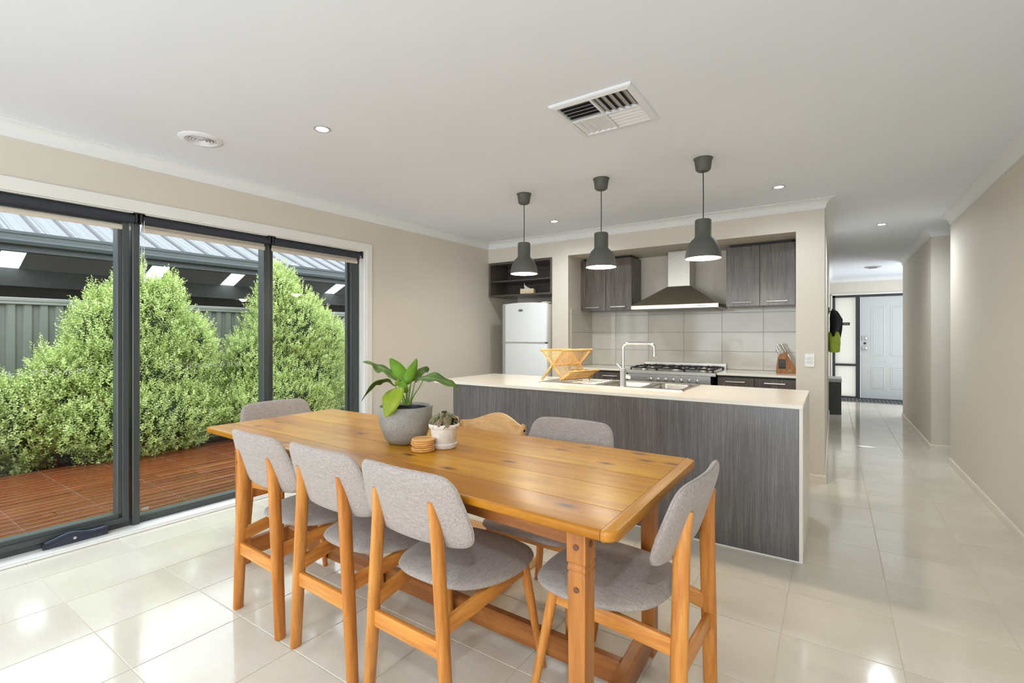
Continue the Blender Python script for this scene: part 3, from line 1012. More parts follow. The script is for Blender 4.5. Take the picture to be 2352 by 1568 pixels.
# ------------------------------------------------------------------ shrubs
def shrub(name, base, blobs, n_leaf, label, seed, ls=0.0245):
    rng = np.random.RandomState(seed)
    e = empty('shrub', base, label=label, cat='shrub', group='pittosporum shrubs between deck and fence')
    B = np.array(blobs)   # x,y,z,rx,ry,rz
    area = np.array([(b[3] * b[4] + b[4] * b[5] + b[3] * b[5]) for b in B])
    cnt = rng.multinomial(int(n_leaf / 9), area / area.sum())
    P, D = [], []
    for b, c in zip(B, cnt):
        d = rng.normal(size=(c, 3)); d /= np.linalg.norm(d, axis=1)[:, None]
        r = 1 - np.abs(rng.normal(0, 0.20, size=(c, 1)))
        r = np.clip(r, 0.35, 1.0) + rng.uniform(-0.02, 0.10, size=(c, 1))
        bump = 1 + 0.10 * np.sin(d[:, :1] * 9 + seed) * np.cos(d[:, 1:2] * 8 + d[:, 2:3] * 7)
        P.append(b[:3] + d * b[3:6] * r * bump)
        nd = d / b[3:6]; nd /= np.linalg.norm(nd, axis=1)[:, None]
        D.append(nd)
    for s in range(len(B) * 7):
        b = B[rng.randint(len(B))]
        az, el = rng.uniform(0, 2 * PI), rng.uniform(0.5, 1.4)
        d = np.array([math.cos(az) * math.cos(el), math.sin(az) * math.cos(el), math.sin(el)])
        root = b[:3] + d * b[3:6] * 0.9
        ax = d * 0.5 + np.array([0, 0, 0.9]); ax /= np.linalg.norm(ax)
        Ls = rng.uniform(0.08, 0.22); m = int(Ls / 0.022)
        t = np.linspace(0, 1, m)[:, None]
        P.append(root + ax * (t * Ls) + rng.normal(0, 0.006, size=(m, 3)))
        D.append(np.tile(ax, (m, 1)))
    P = np.concatenate(P); D = np.concatenate(D)
    keep = (P[:, 2] > -0.12) & (P[:, 0] < OUT(-5.9, P[:, 1])) & (P[:, 0] > OUT(-7.25, P[:, 1]))
    P, D = P[keep], D[keep]
    n = len(P)
    up = D * 0.65 + np.array([0.0, 0, 0.75]) + rng.normal(0, 0.28, size=(n, 3))
    up /= np.linalg.norm(up, axis=1)[:, None]
    V, Fc = [], []
    K = 9
    tmp = rng.normal(size=(n, 3))
    a = np.cross(up, tmp); a /= np.linalg.norm(a, axis=1)[:, None]
    b = np.cross(up, a)
    L = ls * rng.uniform(0.8, 1.35, size=(n, 1))
    for k in range(K):
        th = k * 2.4 + rng.uniform(-0.3, 0.3, size=(n, 1))
        s = 0.10 * (k / K) - 0.02
        out = a * np.cos(th) + b * np.sin(th)
        lift = 0.25 + 0.7 * k / K
        dirv = out * (1 - 0.5 * lift) + up * lift
        dirv /= np.linalg.norm(dirv, axis=1)[:, None]
        side = np.cross(dirv, up); side /= (np.linalg.norm(side, axis=1)[:, None] + 1e-6)
        nrm = np.cross(side, dirv)
        o0 = P + up * s
        sz = L * (1.1 - 0.35 * k / K)
        w = sz * 0.27
        p0 = o0
        p1 = o0 + dirv * sz * 0.5 + side * w + nrm * sz * 0.10
        p2 = o0 + dirv * sz * 1.05 - nrm * sz * 0.14
        p3 = o0 + dirv * sz * 0.5 - side * w + nrm * sz * 0.10
        V.append(np.stack([p0, p1, p2, p3], axis=1))
    V = np.stack(V, axis=1).reshape(-1, 3) - np.array(base)
    nq = len(V) // 4
    me = bpy.data.meshes.new('foliage')
    me.vertices.add(len(V)); me.vertices.foreach_set('co', V.ravel())
    idx = np.arange(nq * 4).reshape(-1, 4)
    tri = np.concatenate([idx[:, [0, 1, 2]], idx[:, [0, 2, 3]]], axis=1).reshape(-1)
    nt = nq * 2
    me.loops.add(nt * 3); me.loops.foreach_set('vertex_index', tri)
    me.polygons.add(nt)
    me.polygons.foreach_set('loop_start', np.arange(nt) * 3)
    me.polygons.foreach_set('loop_total', np.full(nt, 3))
    mi = np.repeat((rng.uniform(size=nq) < np.tile(np.linspace(0.02, 0.55, K), n)).astype(int), 2)
    me.polygons.foreach_set('material_index', mi)
    me.update(); me.validate()
    me.materials.append(M['shrub']); me.materials.append(M['shrub_tip'])
    o = link_mesh('foliage', me, None, e); o['kind'] = 'stuff'
    # dark filler blobs; the shade inside the shrub is put into their colour
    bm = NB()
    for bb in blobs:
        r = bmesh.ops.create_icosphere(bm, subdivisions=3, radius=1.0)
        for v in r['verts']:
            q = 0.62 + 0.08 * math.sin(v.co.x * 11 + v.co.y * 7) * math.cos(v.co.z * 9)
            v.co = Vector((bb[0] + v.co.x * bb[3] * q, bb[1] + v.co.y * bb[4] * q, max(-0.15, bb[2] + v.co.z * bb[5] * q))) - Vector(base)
    o = obj('inner_shade_mass', bm, M['core'], e); o['kind'] = 'stuff'
    for t in range(10):
        bb = blobs[t % len(blobs)]
        p1 = Vector((bb[0] + random.uniform(-.5, .6) * bb[3], bb[1] + random.uniform(-.7, .7) * bb[4], bb[2] + random.uniform(0.3, 0.85) * bb[5]))
        p0 = Vector((base[0] + random.uniform(-.1, .1), base[1] + random.uniform(-.2, .2), -0.16))
        mid = (p0 + p1) / 2 + Vector((random.uniform(-.1, .1), random.uniform(-.1, .1), 0.1))
        obj('branch', tube(NB(), [q - Vector(base) for q in (p0, mid, p1)], [0.018, 0.011, 0.004], 6), M['branch'], e, 60)


X0 = -6.72
shrub('shrub', (OUT(X0, 2.2), 2.2, -0.16), [(OUT(X0, 2.2), 2.25, 0.62, 0.5, 0.92, 0.78), (OUT(X0, 2.2), 2.28, 1.28, 0.36, 0.52, 0.66), (OUT(X0, 2), 1.92, 1.25, 0.34, 0.34, 0.50), (OUT(X0, 2.9), 2.80, 1.10, 0.34, 0.24, 0.42), (OUT(X0, 2.5), 2.52, 1.62, 0.2, 0.17, 0.42), (OUT(X0, 2.1), 2.16, 1.64, 0.2, 0.18, 0.45), (OUT(X0, 1.5), 1.56, 0.72, 0.36, 0.30, 0.42), (OUT(X0 + .4, 2), 2.2, 0.3, 0.34, 0.8, 0.42)], 135000, 'largest leafy green shrub, rising in the middle of the window', 3)
shrub('shrub', (OUT(X0, 4.1), 4.1, -0.16), [(OUT(X0, 4.1), 4.15, 0.62, 0.5, 0.98, 0.78), (OUT(X0, 4.1), 4.08, 1.36, 0.4, 0.62, 0.66), (OUT(X0, 3.9), 3.92, 1.82, 0.26, 0.28, 0.50), (OUT(X0, 4.6), 4.62, 1.12, 0.34, 0.42, 0.5), (OUT(X0, 3.4), 3.46, 0.9, 0.32, 0.30, 0.40), (OUT(X0 + .4, 4), 3.7, 0.3, 0.34, 0.8, 0.42)], 120000, 'tall leafy green shrub behind the right pane nearest the kitchen', 5)
shrub('shrub', (OUT(X0, 0.7), 0.7, -0.16), [(OUT(X0, .7), 0.75, 0.40, 0.45, 0.5, 0.56), (OUT(X0, 1.2), 1.22, 0.36, 0.42, 0.38, 0.48), (OUT(X0, .2), 0.15, 0.5, 0.45, 0.5, 0.55)], 66000, 'low leafy green shrub at the left edge of the window', 9)

# ------------------------------------------------------------------ kitchen: splashback tiles
sp = struct('splashback', bbox((-2.524, BY - 0.008, 0.905), (-0.277, BY - 0.0005, 1.585)), M['wallgrout'], label='glossy pale tiled splashback behind the cooker', cat='splashback')
zrows = [0.912, 1.104, 1.310, 1.516, 1.583]
xcols = [-2.522, -2.208, -1.804, -1.402, -0.999, -0.600, -0.279]
for za, zb in zip(zrows, zrows[1:]):
    for xa, xb_ in zip(xcols, xcols[1:]):
        o = obj('tile', bbox((xa + 0.0012, BY - 0.014, za + 0.0012), (xb_ - 0.0012, BY - 0.006, zb - 0.0012), 0.001), M['walltile'], sp)
# tiled return on the left side of the recess
for za, zb in zip(zrows, zrows[1:]):
    ya, yb = 4.985, BY - 0.015
    obj('tile', bbox((-2.526, ya, za + 0.0012), (-2.518, yb, zb - 0.0012), 0.001), M['walltile'], sp)


def bar_handle(parent, p0, p1, out, r=0.006, stand=0.028, name='handle'):
    p0, p1, out = Vector(p0), Vector(p1), Vector(out)
    bm = NB()
    cyl(bm, p0 + out * stand, p1 + out * stand, r, 12)
    d = (p1 - p0)
    for t in (0.12, 0.88):
        cyl(bm, p0 + d * t - out * 0.001, p0 + d * t + out * stand, r * 0.8, 8)
    return obj(name, bm, M['satin'], parent, 60)


# ------------------------------------------------------------------ wall cabinets
def wall_cabinet(x0, x1, div, label, side_gap):
    e = empty('wall_cabinet', ((x0 + x1) / 2, BY - 0.016, 1.565), label=label, cat='cabinet', group='wall cabinets beside the range hood')
    L = Vector(e.location)
    def part(name, bm, m, parent=None, smooth=None):
        return obj(name, bm, m, parent or e, smooth, lambda v: v - L)
    yf, yb = 5.272, BY - 0.016
    bm = NB()
    box(bm, (x0, yf, 1.567), (x1, yb, 2.165), 0.001)
    part('carcass', bm, M['laminate_dark'])
    part('top_filler', bbox((x0 + 0.03, yf + 0.015, 2.165), (x1 - 0.03, yb, 2.190)), M['kick'])
    for a, b in ((x0, div), (div, x1)):
        d = part('door', bbox((a + 0.0015, 5.252, 1.565), (b - 0.0015, yf - 0.001, 2.160), 0.0015), M['laminate_dark'])
        c = (a + b) / 2
        h = bar_handle(d, Vector((c - 0.088, 5.252, 1.603)) - L, Vector((c + 0.088, 5.252, 1.603)) - L, (0, -1, 0))
        h.parent = d
    return e


wall_cabinet(-2.524, -1.893, -2.205, 'grey brown wall cabinet left of the range hood, two doors', 0)
wall_cabinet(-0.905, -0.297, -0.599, 'grey brown wall cabinet right of the range hood, two doors', 0)
# filler panel between cabinet and right side of the recess
tag(obj('filler_panel', bbox((-0.2965, 5.262, 1.565), (-0.276, BY - 0.016, 2.16)), M['laminate_dark']), 'narrow dark filler strip between right wall cabinet and pillar', 'panel')

# open shelf above fridge
e = empty('open_shelf_unit', (-3.19, KY + 0.18, 1.762), label='open dark shelf unit with one shelf above the fridge', cat='shelf')
L = Vector(e.location)
def part(name, bm, m, smooth=None): return obj(name, bm, m, e, smooth, lambda v: v - L)
sx0, sx1, sz0, sz1, syf, syb = -3.640, -2.738, 1.762, 2.186, KY - 0.012, 5.30
part('side_panel', bbox((sx0, syf, sz0), (sx0 + 0.018, syb, sz1), 0.001), M['laminate_dark'])
part('side_panel', bbox((sx1 - 0.018, syf, sz0), (sx1, syb, sz1), 0.001), M['laminate_dark'])
part('top_panel', bbox((sx0 + 0.018, syf, sz1 - 0.024), (sx1 - 0.018, syb, sz1), 0.001), M['laminate_shelf'])
part('bottom_panel', bbox((sx0 + 0.018, syf, sz0), (sx1 - 0.018, syb, sz0 + 0.02), 0.001), M['laminate_shelf'])
part('back_panel', bbox((sx0, syb, sz0), (sx1, syb + 0.012, sz1)), M['laminate_shelf'])
part('shelf', bbox((sx0 + 0.018, syf + 0.01, 1.942), (sx1 - 0.018, syb, 1.960), 0.001), M['laminate_shelf'])
# tissue box on its lower shelf
tx, ty, tz = -3.13, KY + 0.10, sz0 + 0.02
tb = empty('tissue_box', (tx, ty, tz), 0.28, label='pale tissue box with a tissue pulled up, on shelf above fridge', cat='tissue box')
bm = bbox((-0.085, -0.055, 0), (0.085, 0.055, 0.066), 0.002)
obj('box', bm, M['tissue_box'], tb)
bm = NB()
n = 10
rows = []
for k in range(7):
    t = k / 6
    rows.append([bm.verts.new((-0.05 + 0.05 * t * 0.2 + (1 - t) * 0.085 * (i / n) - 0.01 * t, 0.012 * math.sin(i * 1.3 + k) * (1 - 0.4 * t), 0.064 + 0.075 * t * (1 - 0.25 * i / n))) for i in range(n + 1)])
for A, B in zip(rows, rows[1:]):
    for i in range(n): bm.faces.new((A[i], A[i + 1], B[i + 1], B[i]))
o = obj('tissue', bm, M['tissue'], tb, 180)
md = o.modifiers.new('thick', 'SOLIDIFY'); md.thickness = 0.002

# ------------------------------------------------------------------ fridge
fr = empty('fridge', (-3.07, 5.1, 0), label='white two door fridge with freezer on top, in the left recess', cat='fridge')
L = Vector(fr.location)
def part(name, bm, m, smooth=None, parent=None): return obj(name, bm, m, parent or fr, smooth, lambda v: v - L)
fx0, fx1, fyf, fyb = -3.372, -2.752, 4.80, 5.52
part('body', bbox((fx0 + 0.005, fyf + 0.065, 0.03), (fx1 - 0.005, fyb, 1.645), 0.006, 2), M['fridge_side'], 30)
def fdoor(z0, z1, crown):
    bm = NB()
    N = 16
    pts = []
    for i in range(N + 1):
        u = i / N
        x = fx0 + (fx1 - fx0) * u
        pts.append((x, fyf + 0.028 * (2 * u - 1) ** 2 - 0.006))
    pts += [(fx1, fyf + 0.058), (fx0, fyf + 0.058)]
    prism(bm, pts, z0, z1, 0.004, 2)
    if crown:
        for v in bm.verts:
            if v.co.z > z1 - 0.006:
                u = (v.co.x - fx0) / (fx1 - fx0)
                v.co.z += 0.014 * (1 - (2 * u - 1) ** 2)
    return part('door', bm, M['fridge'], 30)
d1 = fdoor(1.196, 1.650, True)
d2 = fdoor(0.06, 1.180, False)
for d, z0, z1 in ((d1, 1.2, 1.645), (d2, 0.065, 1.176)):
    for a, b in ((fx0 - 0.001, fx0 + 0.045), (fx1 - 0.07, fx1 - 0.012)):
        bm = NB()
        pts = []
        for i in range(5):
            x = a + (b - a) * i / 4
            u = (x - fx0) / (fx1 - fx0)
            pts.append((x, fyf + 0.028 * (2 * u - 1) ** 2 - 0.0085))
        pts += [(b, fyf + 0.03), (a, fyf + 0.03)]
        prism(bm, pts, z0, z1)
        o = part('edge_trim', bm, M['fridge_grey'] if a < fx0 + 0.01 else M['fridge'], None, d)
part('door_gap', bbox((fx0 + 0.01, fyf + 0.03, 1.178), (fx1 - 0.01, fyf + 0.07, 1.198)), M['duct'])
part('handle_strip', bbox((fx0, fyf + 0.004, 1.181), (fx1 - 0.02, fyf + 0.03, 1.195), 0.003), M['chrome'], None)
part('hinge', bbox((fx1 - 0.07, fyf + 0.02, 1.652), (fx1 - 0.0, fyf + 0.13, 1.668), 0.004), M['fridge_side'])
part('base_grille', bbox((fx0 + 0.01, fyf + 0.06, 0.0), (fx1 - 0.01, fyb - 0.02, 0.05)), M['duct'])
bm = NB()
bx, bz = -3.092, 1.572
pts = [(bx + 0.034 * math.cos(a), bz + 0.017 * math.sin(a)) for a in [2 * PI * k / 28 for k in range(28)]]
lo = [bm.verts.new((x, fyf - 0.004, z)) for x, z in pts]; hi = [bm.verts.new((x, fyf - 0.0095, bz + (z - bz) * 0.9)) for x, z in pts]
bm.faces.new(hi)
for i in range(28): bm.faces.new((lo[i], lo[(i + 1) % 28], hi[(i + 1) % 28], hi[i]))
bd = part('badge', bm, M['badge'], 30, d1)
bm = NB()
for (ox, w, h) in ((-0.019, 0.004, 0.013), (-0.012, 0.003, 0.008), (-0.006, 0.004, 0.011), (0.001, 0.003, 0.007), (0.007, 0.004, 0.008), (0.013, 0.003, 0.012), (0.019, 0.003, 0.007)):
    box(bm, (bx + ox - w / 2, fyf - 0.0102, bz - 0.005), (bx + ox + w / 2, fyf - 0.0094, bz - 0.005 + h))
box(bm, (bx - 0.022, fyf - 0.0102, bz - 0.008), (bx + 0.02, fyf - 0.0094, bz - 0.0065))
part('badge_script', bm, M['ink'], None, d1)

# ------------------------------------------------------------------ range hood
hd = empty('range_hood', (-1.395, 5.32, 1.555), label='stainless pyramid range hood with chimney above the cooker', cat='range hood')
L = Vector(hd.location)
def part(name, bm, m, smooth=None, parent=None): return obj(name, bm, m, parent or hd, smooth, lambda v: v - L)
hx0, hx1, hyf, hyb = -1.842, -0.946, 5.085, BY - 0.016
part('canopy_lip', bbox((hx0, hyf, 1.556), (hx1, hyb, 1.598), 0.002), M['steel'])
bm = NB()
cx0, cx1, cyf = -1.512, -1.272, 5.315
lo = [bm.verts.new(p) for p in ((hx0 + 0.002, hyf + 0.002, 1.598), (hx1 - 0.002, hyf + 0.002, 1.598), (hx1 - 0.002, hyb, 1.598), (hx0 + 0.002, hyb, 1.598))]
hi = [bm.verts.new(p) for p in ((cx0, cyf, 1.808), (cx1, cyf, 1.808), (cx1, hyb, 1.808), (cx0, hyb, 1.808))]
for i in range(4): bm.faces.new((lo[i], lo[(i + 1) % 4], hi[(i + 1) % 4], hi[i]))
part('canopy', bm, M['steel'])
part('chimney', bbox((cx0 + 0.004, cyf + 0.004, 1.806), (cx1 - 0.004, hyb, 2.19), 0.002), M['steel'])
part('chimney_collar', bbox((cx0, cyf, 1.800), (cx1, hyb, 1.816), 0.002), M['steel'])
for k in range(3):
    x = hx0 + 0.05 + k * 0.272
    part('grease_filter', bbox((x, hyf + 0.06, 1.550), (x + 0.255, hyb - 0.05, 1.557), 0.002), M['vent_grey'])
for k in range(5):
    x = -1.142 + k * 0.0175
    part('button', cyl(NB(), (x, hyf - 0.004, 1.577), (x, hyf + 0.003, 1.577), 0.005, 10), M['ink'], 40)

# ------------------------------------------------------------------ base cabinets, benchtops
def base_cabinet(x0, x1, divs, label):
    e = empty('base_cabinet', ((x0 + x1) / 2, 5.29, 0), label=label, cat='cabinet', group='base cabinets beside the cooker')
    L = Vector(e.location)
    def part(name, bm, m, parent=None): return obj(name, bm, m, parent or e, None, lambda v: v - L)
    part('carcass', bbox((x0, 5.022, 0.1), (x1, BY - 0.002, 0.888)), M['kick'])
    part('kickboard', bbox((x0, 5.06, 0.0), (x1, 5.08, 0.1)), M['kick'])
    E_ = [x0] + divs + [x1]
    for a, b in zip(E_, E_[1:]):
        for z0, z1 in ((0.70, 0.868), (0.41, 0.695), (0.11, 0.405)):
            d = part('drawer', bbox((a + 0.002, 5.002, z0), (b - 0.002, 5.021, z1), 0.0015), M['laminate_dark'])
            c = (a + b) / 2; hw = min(0.085, (b - a) * 0.3)
            z = z1 - 0.038
            bar_handle(d, Vector((c - hw, 5.002, z)) - L, Vector((c + hw, 5.002, z)) - L, (0, -1, 0))
    return e


base_cabinet(-2.524, -1.848, [-2.235], 'dark drawer cabinet left of the cooker')
base_cabinet(-0.940, -0.277, [-0.617], 'dark drawer cabinet right of the cooker')
def bench(x0, x1, label):
    e = obj('benchtop', bbox((x0, 4.972, 0.889), (x1, BY - 0.015, 0.911), 0.002), M['counter'])
    tag(e, label, 'benchtop', 'stone benchtops beside the cooker')
bench(-2.517, -1.848, 'cream stone benchtop left of the cooker')
bench(-0.942, -0.277, 'cream stone benchtop right of the cooker, under the knife block')

# ------------------------------------------------------------------ cooker
ck = empty('range_cooker', (-1.395, 5.25, 0), label='wide stainless gas range cooker with black trivets', cat='cooker')
L = Vector(ck.location)
def part(name, bm, m, smooth=None, parent=None): return obj(name, bm, m, parent or ck, smooth, lambda v: v - L)
kx0, kx1, kyf, kyb = -1.843, -0.945, 4.95, 5.56
part('body', bbox((kx0 + 0.03, kyf + 0.03, 0.1), (kx1 - 0.03, kyb, 0.87)), M['oven_glass'])
part('hob_plate', bbox((kx0, kyf, 0.872), (kx1, kyb, 0.908), 0.003), M['steel'])
part('control_panel', bbox((kx0 + 0.012, kyf + 0.012, 0.772), (kx1 - 0.05, kyf + 0.06, 0.872), 0.002), M['steel'])
part('oven_door', bbox((kx0 + 0.012, kyf + 0.02, 0.26), (kx1 - 0.05, kyf + 0.06, 0.765), 0.003), M['steel'])
part('oven_window', bbox((kx0 + 0.12, kyf + 0.014, 0.36), (kx1 - 0.16, kyf + 0.022, 0.66), 0.003), M['oven_glass'])
bar_handle(ck, Vector((kx0 + 0.08, kyf + 0.02, 0.725)) - L, Vector((kx1 - 0.12, kyf + 0.02, 0.725)) - L, (0, -1, 0), 0.010, 0.045, 'oven_handle')
part('storage_drawer', bbox((kx0 + 0.012, kyf + 0.02, 0.12), (kx1 - 0.05, kyf + 0.06, 0.252), 0.003), M['steel'])
for x in (kx0 + 0.06, kx1 - 0.06):
    for y in (kyf + 0.08, kyb - 0.06):
        part('foot', cyl(NB(), (x, y, 0), (x, y, 0.1), 0.02, 12), M['steel'], 40)
part('upstand', bbox((kx0 + 0.01, kyb - 0.03, 0.906), (kx1 - 0.006, kyb + 0.002, 0.972), 0.002), M['steel'])
for k in range(7):
    x = -1.59 + k * 0.0775
    bm = lathe(NB(), [(0, 0), (0.021, 0), (0.021, 0.006), (0.017, 0.010), (0.016, 0.026), (0, 0.028)], seg=20)
    for v in bm.verts: v.co = Vector((x + v.co.x, kyf + 0.012 - v.co.z, 0.818 + v.co.y))
    kn = part('knob', bm, M['satin'], 40)
    part('knob_grip', bbox((x - 0.005, kyf - 0.026, 0.802), (x + 0.005, kyf - 0.012, 0.834), 0.002), M['badge'], None, kn)
    part('indicator', cyl(NB(), (x, kyf + 0.013, 0.852), (x, kyf + 0.011, 0.852), 0.003, 8), M['ink'])
# burners and trivets
BUR = [(-1.70, 5.10, 0.035), (-1.70, 5.40, 0.045), (-1.395, 5.25, 0.06), (-1.09, 5.10, 0.045), (-1.09, 5.40, 0.035)]
for (x, y, r) in BUR:
    b_ = part('burner', lathe(NB(), [(0, 0.0), (r * 1.25, 0), (r * 1.2, 0.010), (r, 0.012), (r, 0.016), (0, 0.018)], (x, y, 0.908), 24), M['satin'], 40)
    part('burner_cap', lathe(NB(), [(0, 0), (r * 0.85, 0), (r * 0.85, 0.007), (r * 0.7, 0.010), (0, 0.011)], (x, y, 0.9255), 20), M['trivet'], 40, b_)
for (xa, xb_) in ((kx0 + 0.035, kx0 + 0.305), (kx0 + 0.315, kx1 - 0.315), (kx1 - 0.305, kx1 - 0.035)):
    bm = NB()
    ya, yb = kyf + 0.05, kyb - 0.06
    zt = 0.945
    pts = [(xa, ya, zt - 0.012), (xb_, ya, zt - 0.012), (xb_, yb, zt - 0.012), (xa, yb, zt - 0.012), (xa, ya, zt - 0.012)]
    tube(bm, pts, 0.006, 6)
    xm, ym = (xa + xb_) / 2, (ya + yb) / 2
    tube(bm, [(xm, ya, zt - 0.012), (xm, ya + 0.03, zt), (xm, ya + 0.16, zt)], 0.006, 6)
    tube(bm, [(xm, yb, zt - 0.012), (xm, yb - 0.03, zt), (xm, yb - 0.16, zt)], 0.006, 6)
    for yy in (ya + 0.12, ym, yb - 0.12):
        tube(bm, [(xa, yy, zt - 0.012), (xa + 0.02, yy, zt), (xm - 0.045, yy, zt)], 0.006, 6)
        tube(bm, [(xb_, yy, zt - 0.012), (xb_ - 0.02, yy, zt), (xm + 0.045, yy, zt)], 0.006, 6)
    for x, y in ((xa, ya), (xb_, ya), (xa, yb), (xb_, yb)):
        tube(bm, [(x, y, 0.908), (x, y, zt - 0.008)], 0.008, 6)
    part('trivet', bm, M['trivet'], 60)

# ------------------------------------------------------------------ island
IX0, IX1, IYF, IYB, IZ = -2.700, -0.160, 3.122, 3.975, 0.862
isl = empty('island_cabinet', (-1.43, 3.55, 0), label='kitchen island with grey streaked laminate front facing the table', cat='island')
L = Vector(isl.location)
def part(name, bm, m, smooth=None, parent=None): return obj(name, bm, m, parent or isl, smooth, lambda v: v - L)
part('front_panel', bbox((IX0, IYF, 0.0), (IX1 - 0.001, IYF + 0.018, IZ), 0.001), M['laminate'])
part('end_panel', bbox((IX1, IYF, 0.0), (IX1 + 0.02, IYB, IZ), 0.002), M['endpanel'])
part('end_panel', bbox((IX0, IYF + 0.019, 0.0), (IX0 + 0.02, IYB, IZ), 0.002), M['laminate'])
part('carcass', bbox((IX0 + 0.021, IYF + 0.019, 0.1), (IX1 - 0.002, IYB - 0.02, 0.70)), M['kick'])
xs = [IX0 + 0.03 + k * (IX1 - IX0 - 0.04) / 5 for k in range(6)]
for a, b in zip(xs, xs[1:]):
    part('cupboard_door', bbox((a + 0.002, IYB - 0.019, 0.11), (b - 0.002, IYB, IZ - 0.02), 0.002), M['laminate_dark'])
part('floor_seal', bbox((IX0, IYF - 0.004, 0.0), (IX1 + 0.018, IYF, 0.006)), M['white_plastic'])
# countertop with the sink cut out
CTX0, CTX1, CTY0, CTY1, CT0, CT1 = -2.900, -0.140, 3.098, 3.985, 0.8625, 0.884
SKX0, SKX1, SKY0, SKY1 = -2.03, -0.865, 3.43, 3.93
bm = NB()
o_ = [(CTX0, CTY0), (CTX1, CTY0), (CTX1, CTY1), (CTX0, CTY1)]
i_ = [(SKX0 + 0.015, SKY0 + 0.015), (SKX1 - 0.015, SKY0 + 0.015), (SKX1 - 0.015, SKY1 - 0.015), (SKX0 + 0.015, SKY1 - 0.015)]
V = {}
for zi, z in ((0, CT0), (1, CT1)):
    V[zi] = [[bm.verts.new((x, y, z)) for x, y in q] for q in (o_, i_)]
for k in range(4):
    j = (k + 1) % 4
    bm.faces.new((V[1][0][k], V[1][0][j], V[1][1][j], V[1][1][k]))
    bm.faces.new((V[0][0][k], V[0][1][k], V[0][1][j], V[0][0][j]))
    bm.faces.new((V[0][0][k], V[0][0][j], V[1][0][j], V[1][0][k]))
    bm.faces.new((V[0][1][k], V[1][1][k], V[1][1][j], V[0][1][j]))
tag(obj('island_countertop', bm, M['counter']), 'long cream stone countertop of the island holding sink and dish rack', 'countertop')

# sink: flat drainer on the left, two bowls on the right
sk_ = empty('sink', ((SKX0 + SKX1) / 2, (SKY0 + SKY1) / 2, CT1), label='stainless double bowl sink with drainer set in the island top', cat='sink')
L = Vector(sk_.location)
def part(name, bm, m, smooth=None, parent=None): return obj(name, bm, m, parent or sk_, smooth, lambda v: v - L)
def rrect(x0, y0, x1, y1, r, n=5):
    out = []
    for cx, cy, a in ((x1 - r, y1 - r, 0), (x0 + r, y1 - r, PI / 2), (x0 + r, y0 + r, PI), (x1 - r, y0 + r, 3 * PI / 2)):
        out += [(cx + r * math.cos(a + PI / 2 * k / n), cy + r * math.sin(a + PI / 2 * k / n)) for k in range(n + 1)]
    return out
zt = CT1 + 0.004
bowls = [(-1.50, 3.50, -1.20, 3.87), (-1.15, 3.50, -0.905, 3.87)]
bm = NB()
ys_ = sorted({SKY0, 3.50, 3.87, SKY1}); xs_ = sorted({SKX0, -1.50, -1.20, -1.15, -0.905, SKX1})
g = {(x, y): bm.verts.new((x, y, zt)) for x in xs_ for y in ys_}
for xa, xb_ in zip(xs_, xs_[1:]):
    for ya, yb in zip(ys_, ys_[1:]):
        if any(abs(xa - q[0]) < 1e-6 and abs(ya - q[1]) < 1e-6 for q in bowls): continue
        bm.faces.new((g[xa, ya], g[xb_, ya], g[xb_, yb], g[xa, yb]))
rim = [bm.verts.new(p) for p in ((SKX0, SKY0, CT1), (SKX1, SKY0, CT1), (SKX1, SKY1, CT1), (SKX0, SKY1, CT1))]
part('deck_plate', bm, M['steel'])
bm = extrude_profile(NB(), [(0, 0), (0.008, 0), (0.006, 0.006), (0, 0.006)], (SKX0, SKY0, CT1), (SKX1, SKY0, CT1), (0, 1, 0))
extrude_profile(bm, [(0, 0), (0.008, 0), (0.006, 0.006), (0, 0.006)], (SKX0, SKY1, CT1), (SKX1, SKY1, CT1), (0, -1, 0))
extrude_profile(bm, [(0, 0), (0.008, 0), (0.006, 0.006), (0, 0.006)], (SKX0, SKY0, CT1), (SKX0, SKY1, CT1), (1, 0, 0))
extrude_profile(bm, [(0, 0), (0.008, 0), (0.006, 0.006), (0, 0.006)], (SKX1, SKY0, CT1), (SKX1, SKY1, CT1), (-1, 0, 0))
part('rim', bm, M['steel'])
for (xa, ya, xb_, yb) in bowls:
    bm = NB()
    rings = []
    for (ins, dz, r) in ((0, 0.0, 0.004), (0.004, -0.006, 0.05), (0.012, -0.12, 0.05), (0.04, -0.155, 0.05)):
        rings.append([bm.verts.new((x, y, zt + dz)) for x, y in rrect(xa + ins, ya + ins, xb_ - ins, yb - ins, r)])
    for A, B in zip(rings, rings[1:]):
        for k in range(len(A)):
            j = (k + 1) % len(A)
            bm.faces.new((A[k], A[j], B[j], B[k]))
    bm.faces.new(rings[-1])
    bw = part('bowl', bm, M['steel'], 50)
    part('waste', lathe(NB(), [(0, 0.001), (0.03, 0.001), (0.038, 0.004), (0.04, 0.0)], ((xa + xb_) / 2, (ya + yb) / 2, zt - 0.154), 20), M['chrome'], 40, bw)
for k in range(7):
    y = 3.51 + k * 0.058
    part('drainer_groove', tube(NB(), [(SKX0 + 0.06, y, zt - 0.001), (-1.56, y, zt - 0.001)], 0.006, 8), M['steel'], 60)

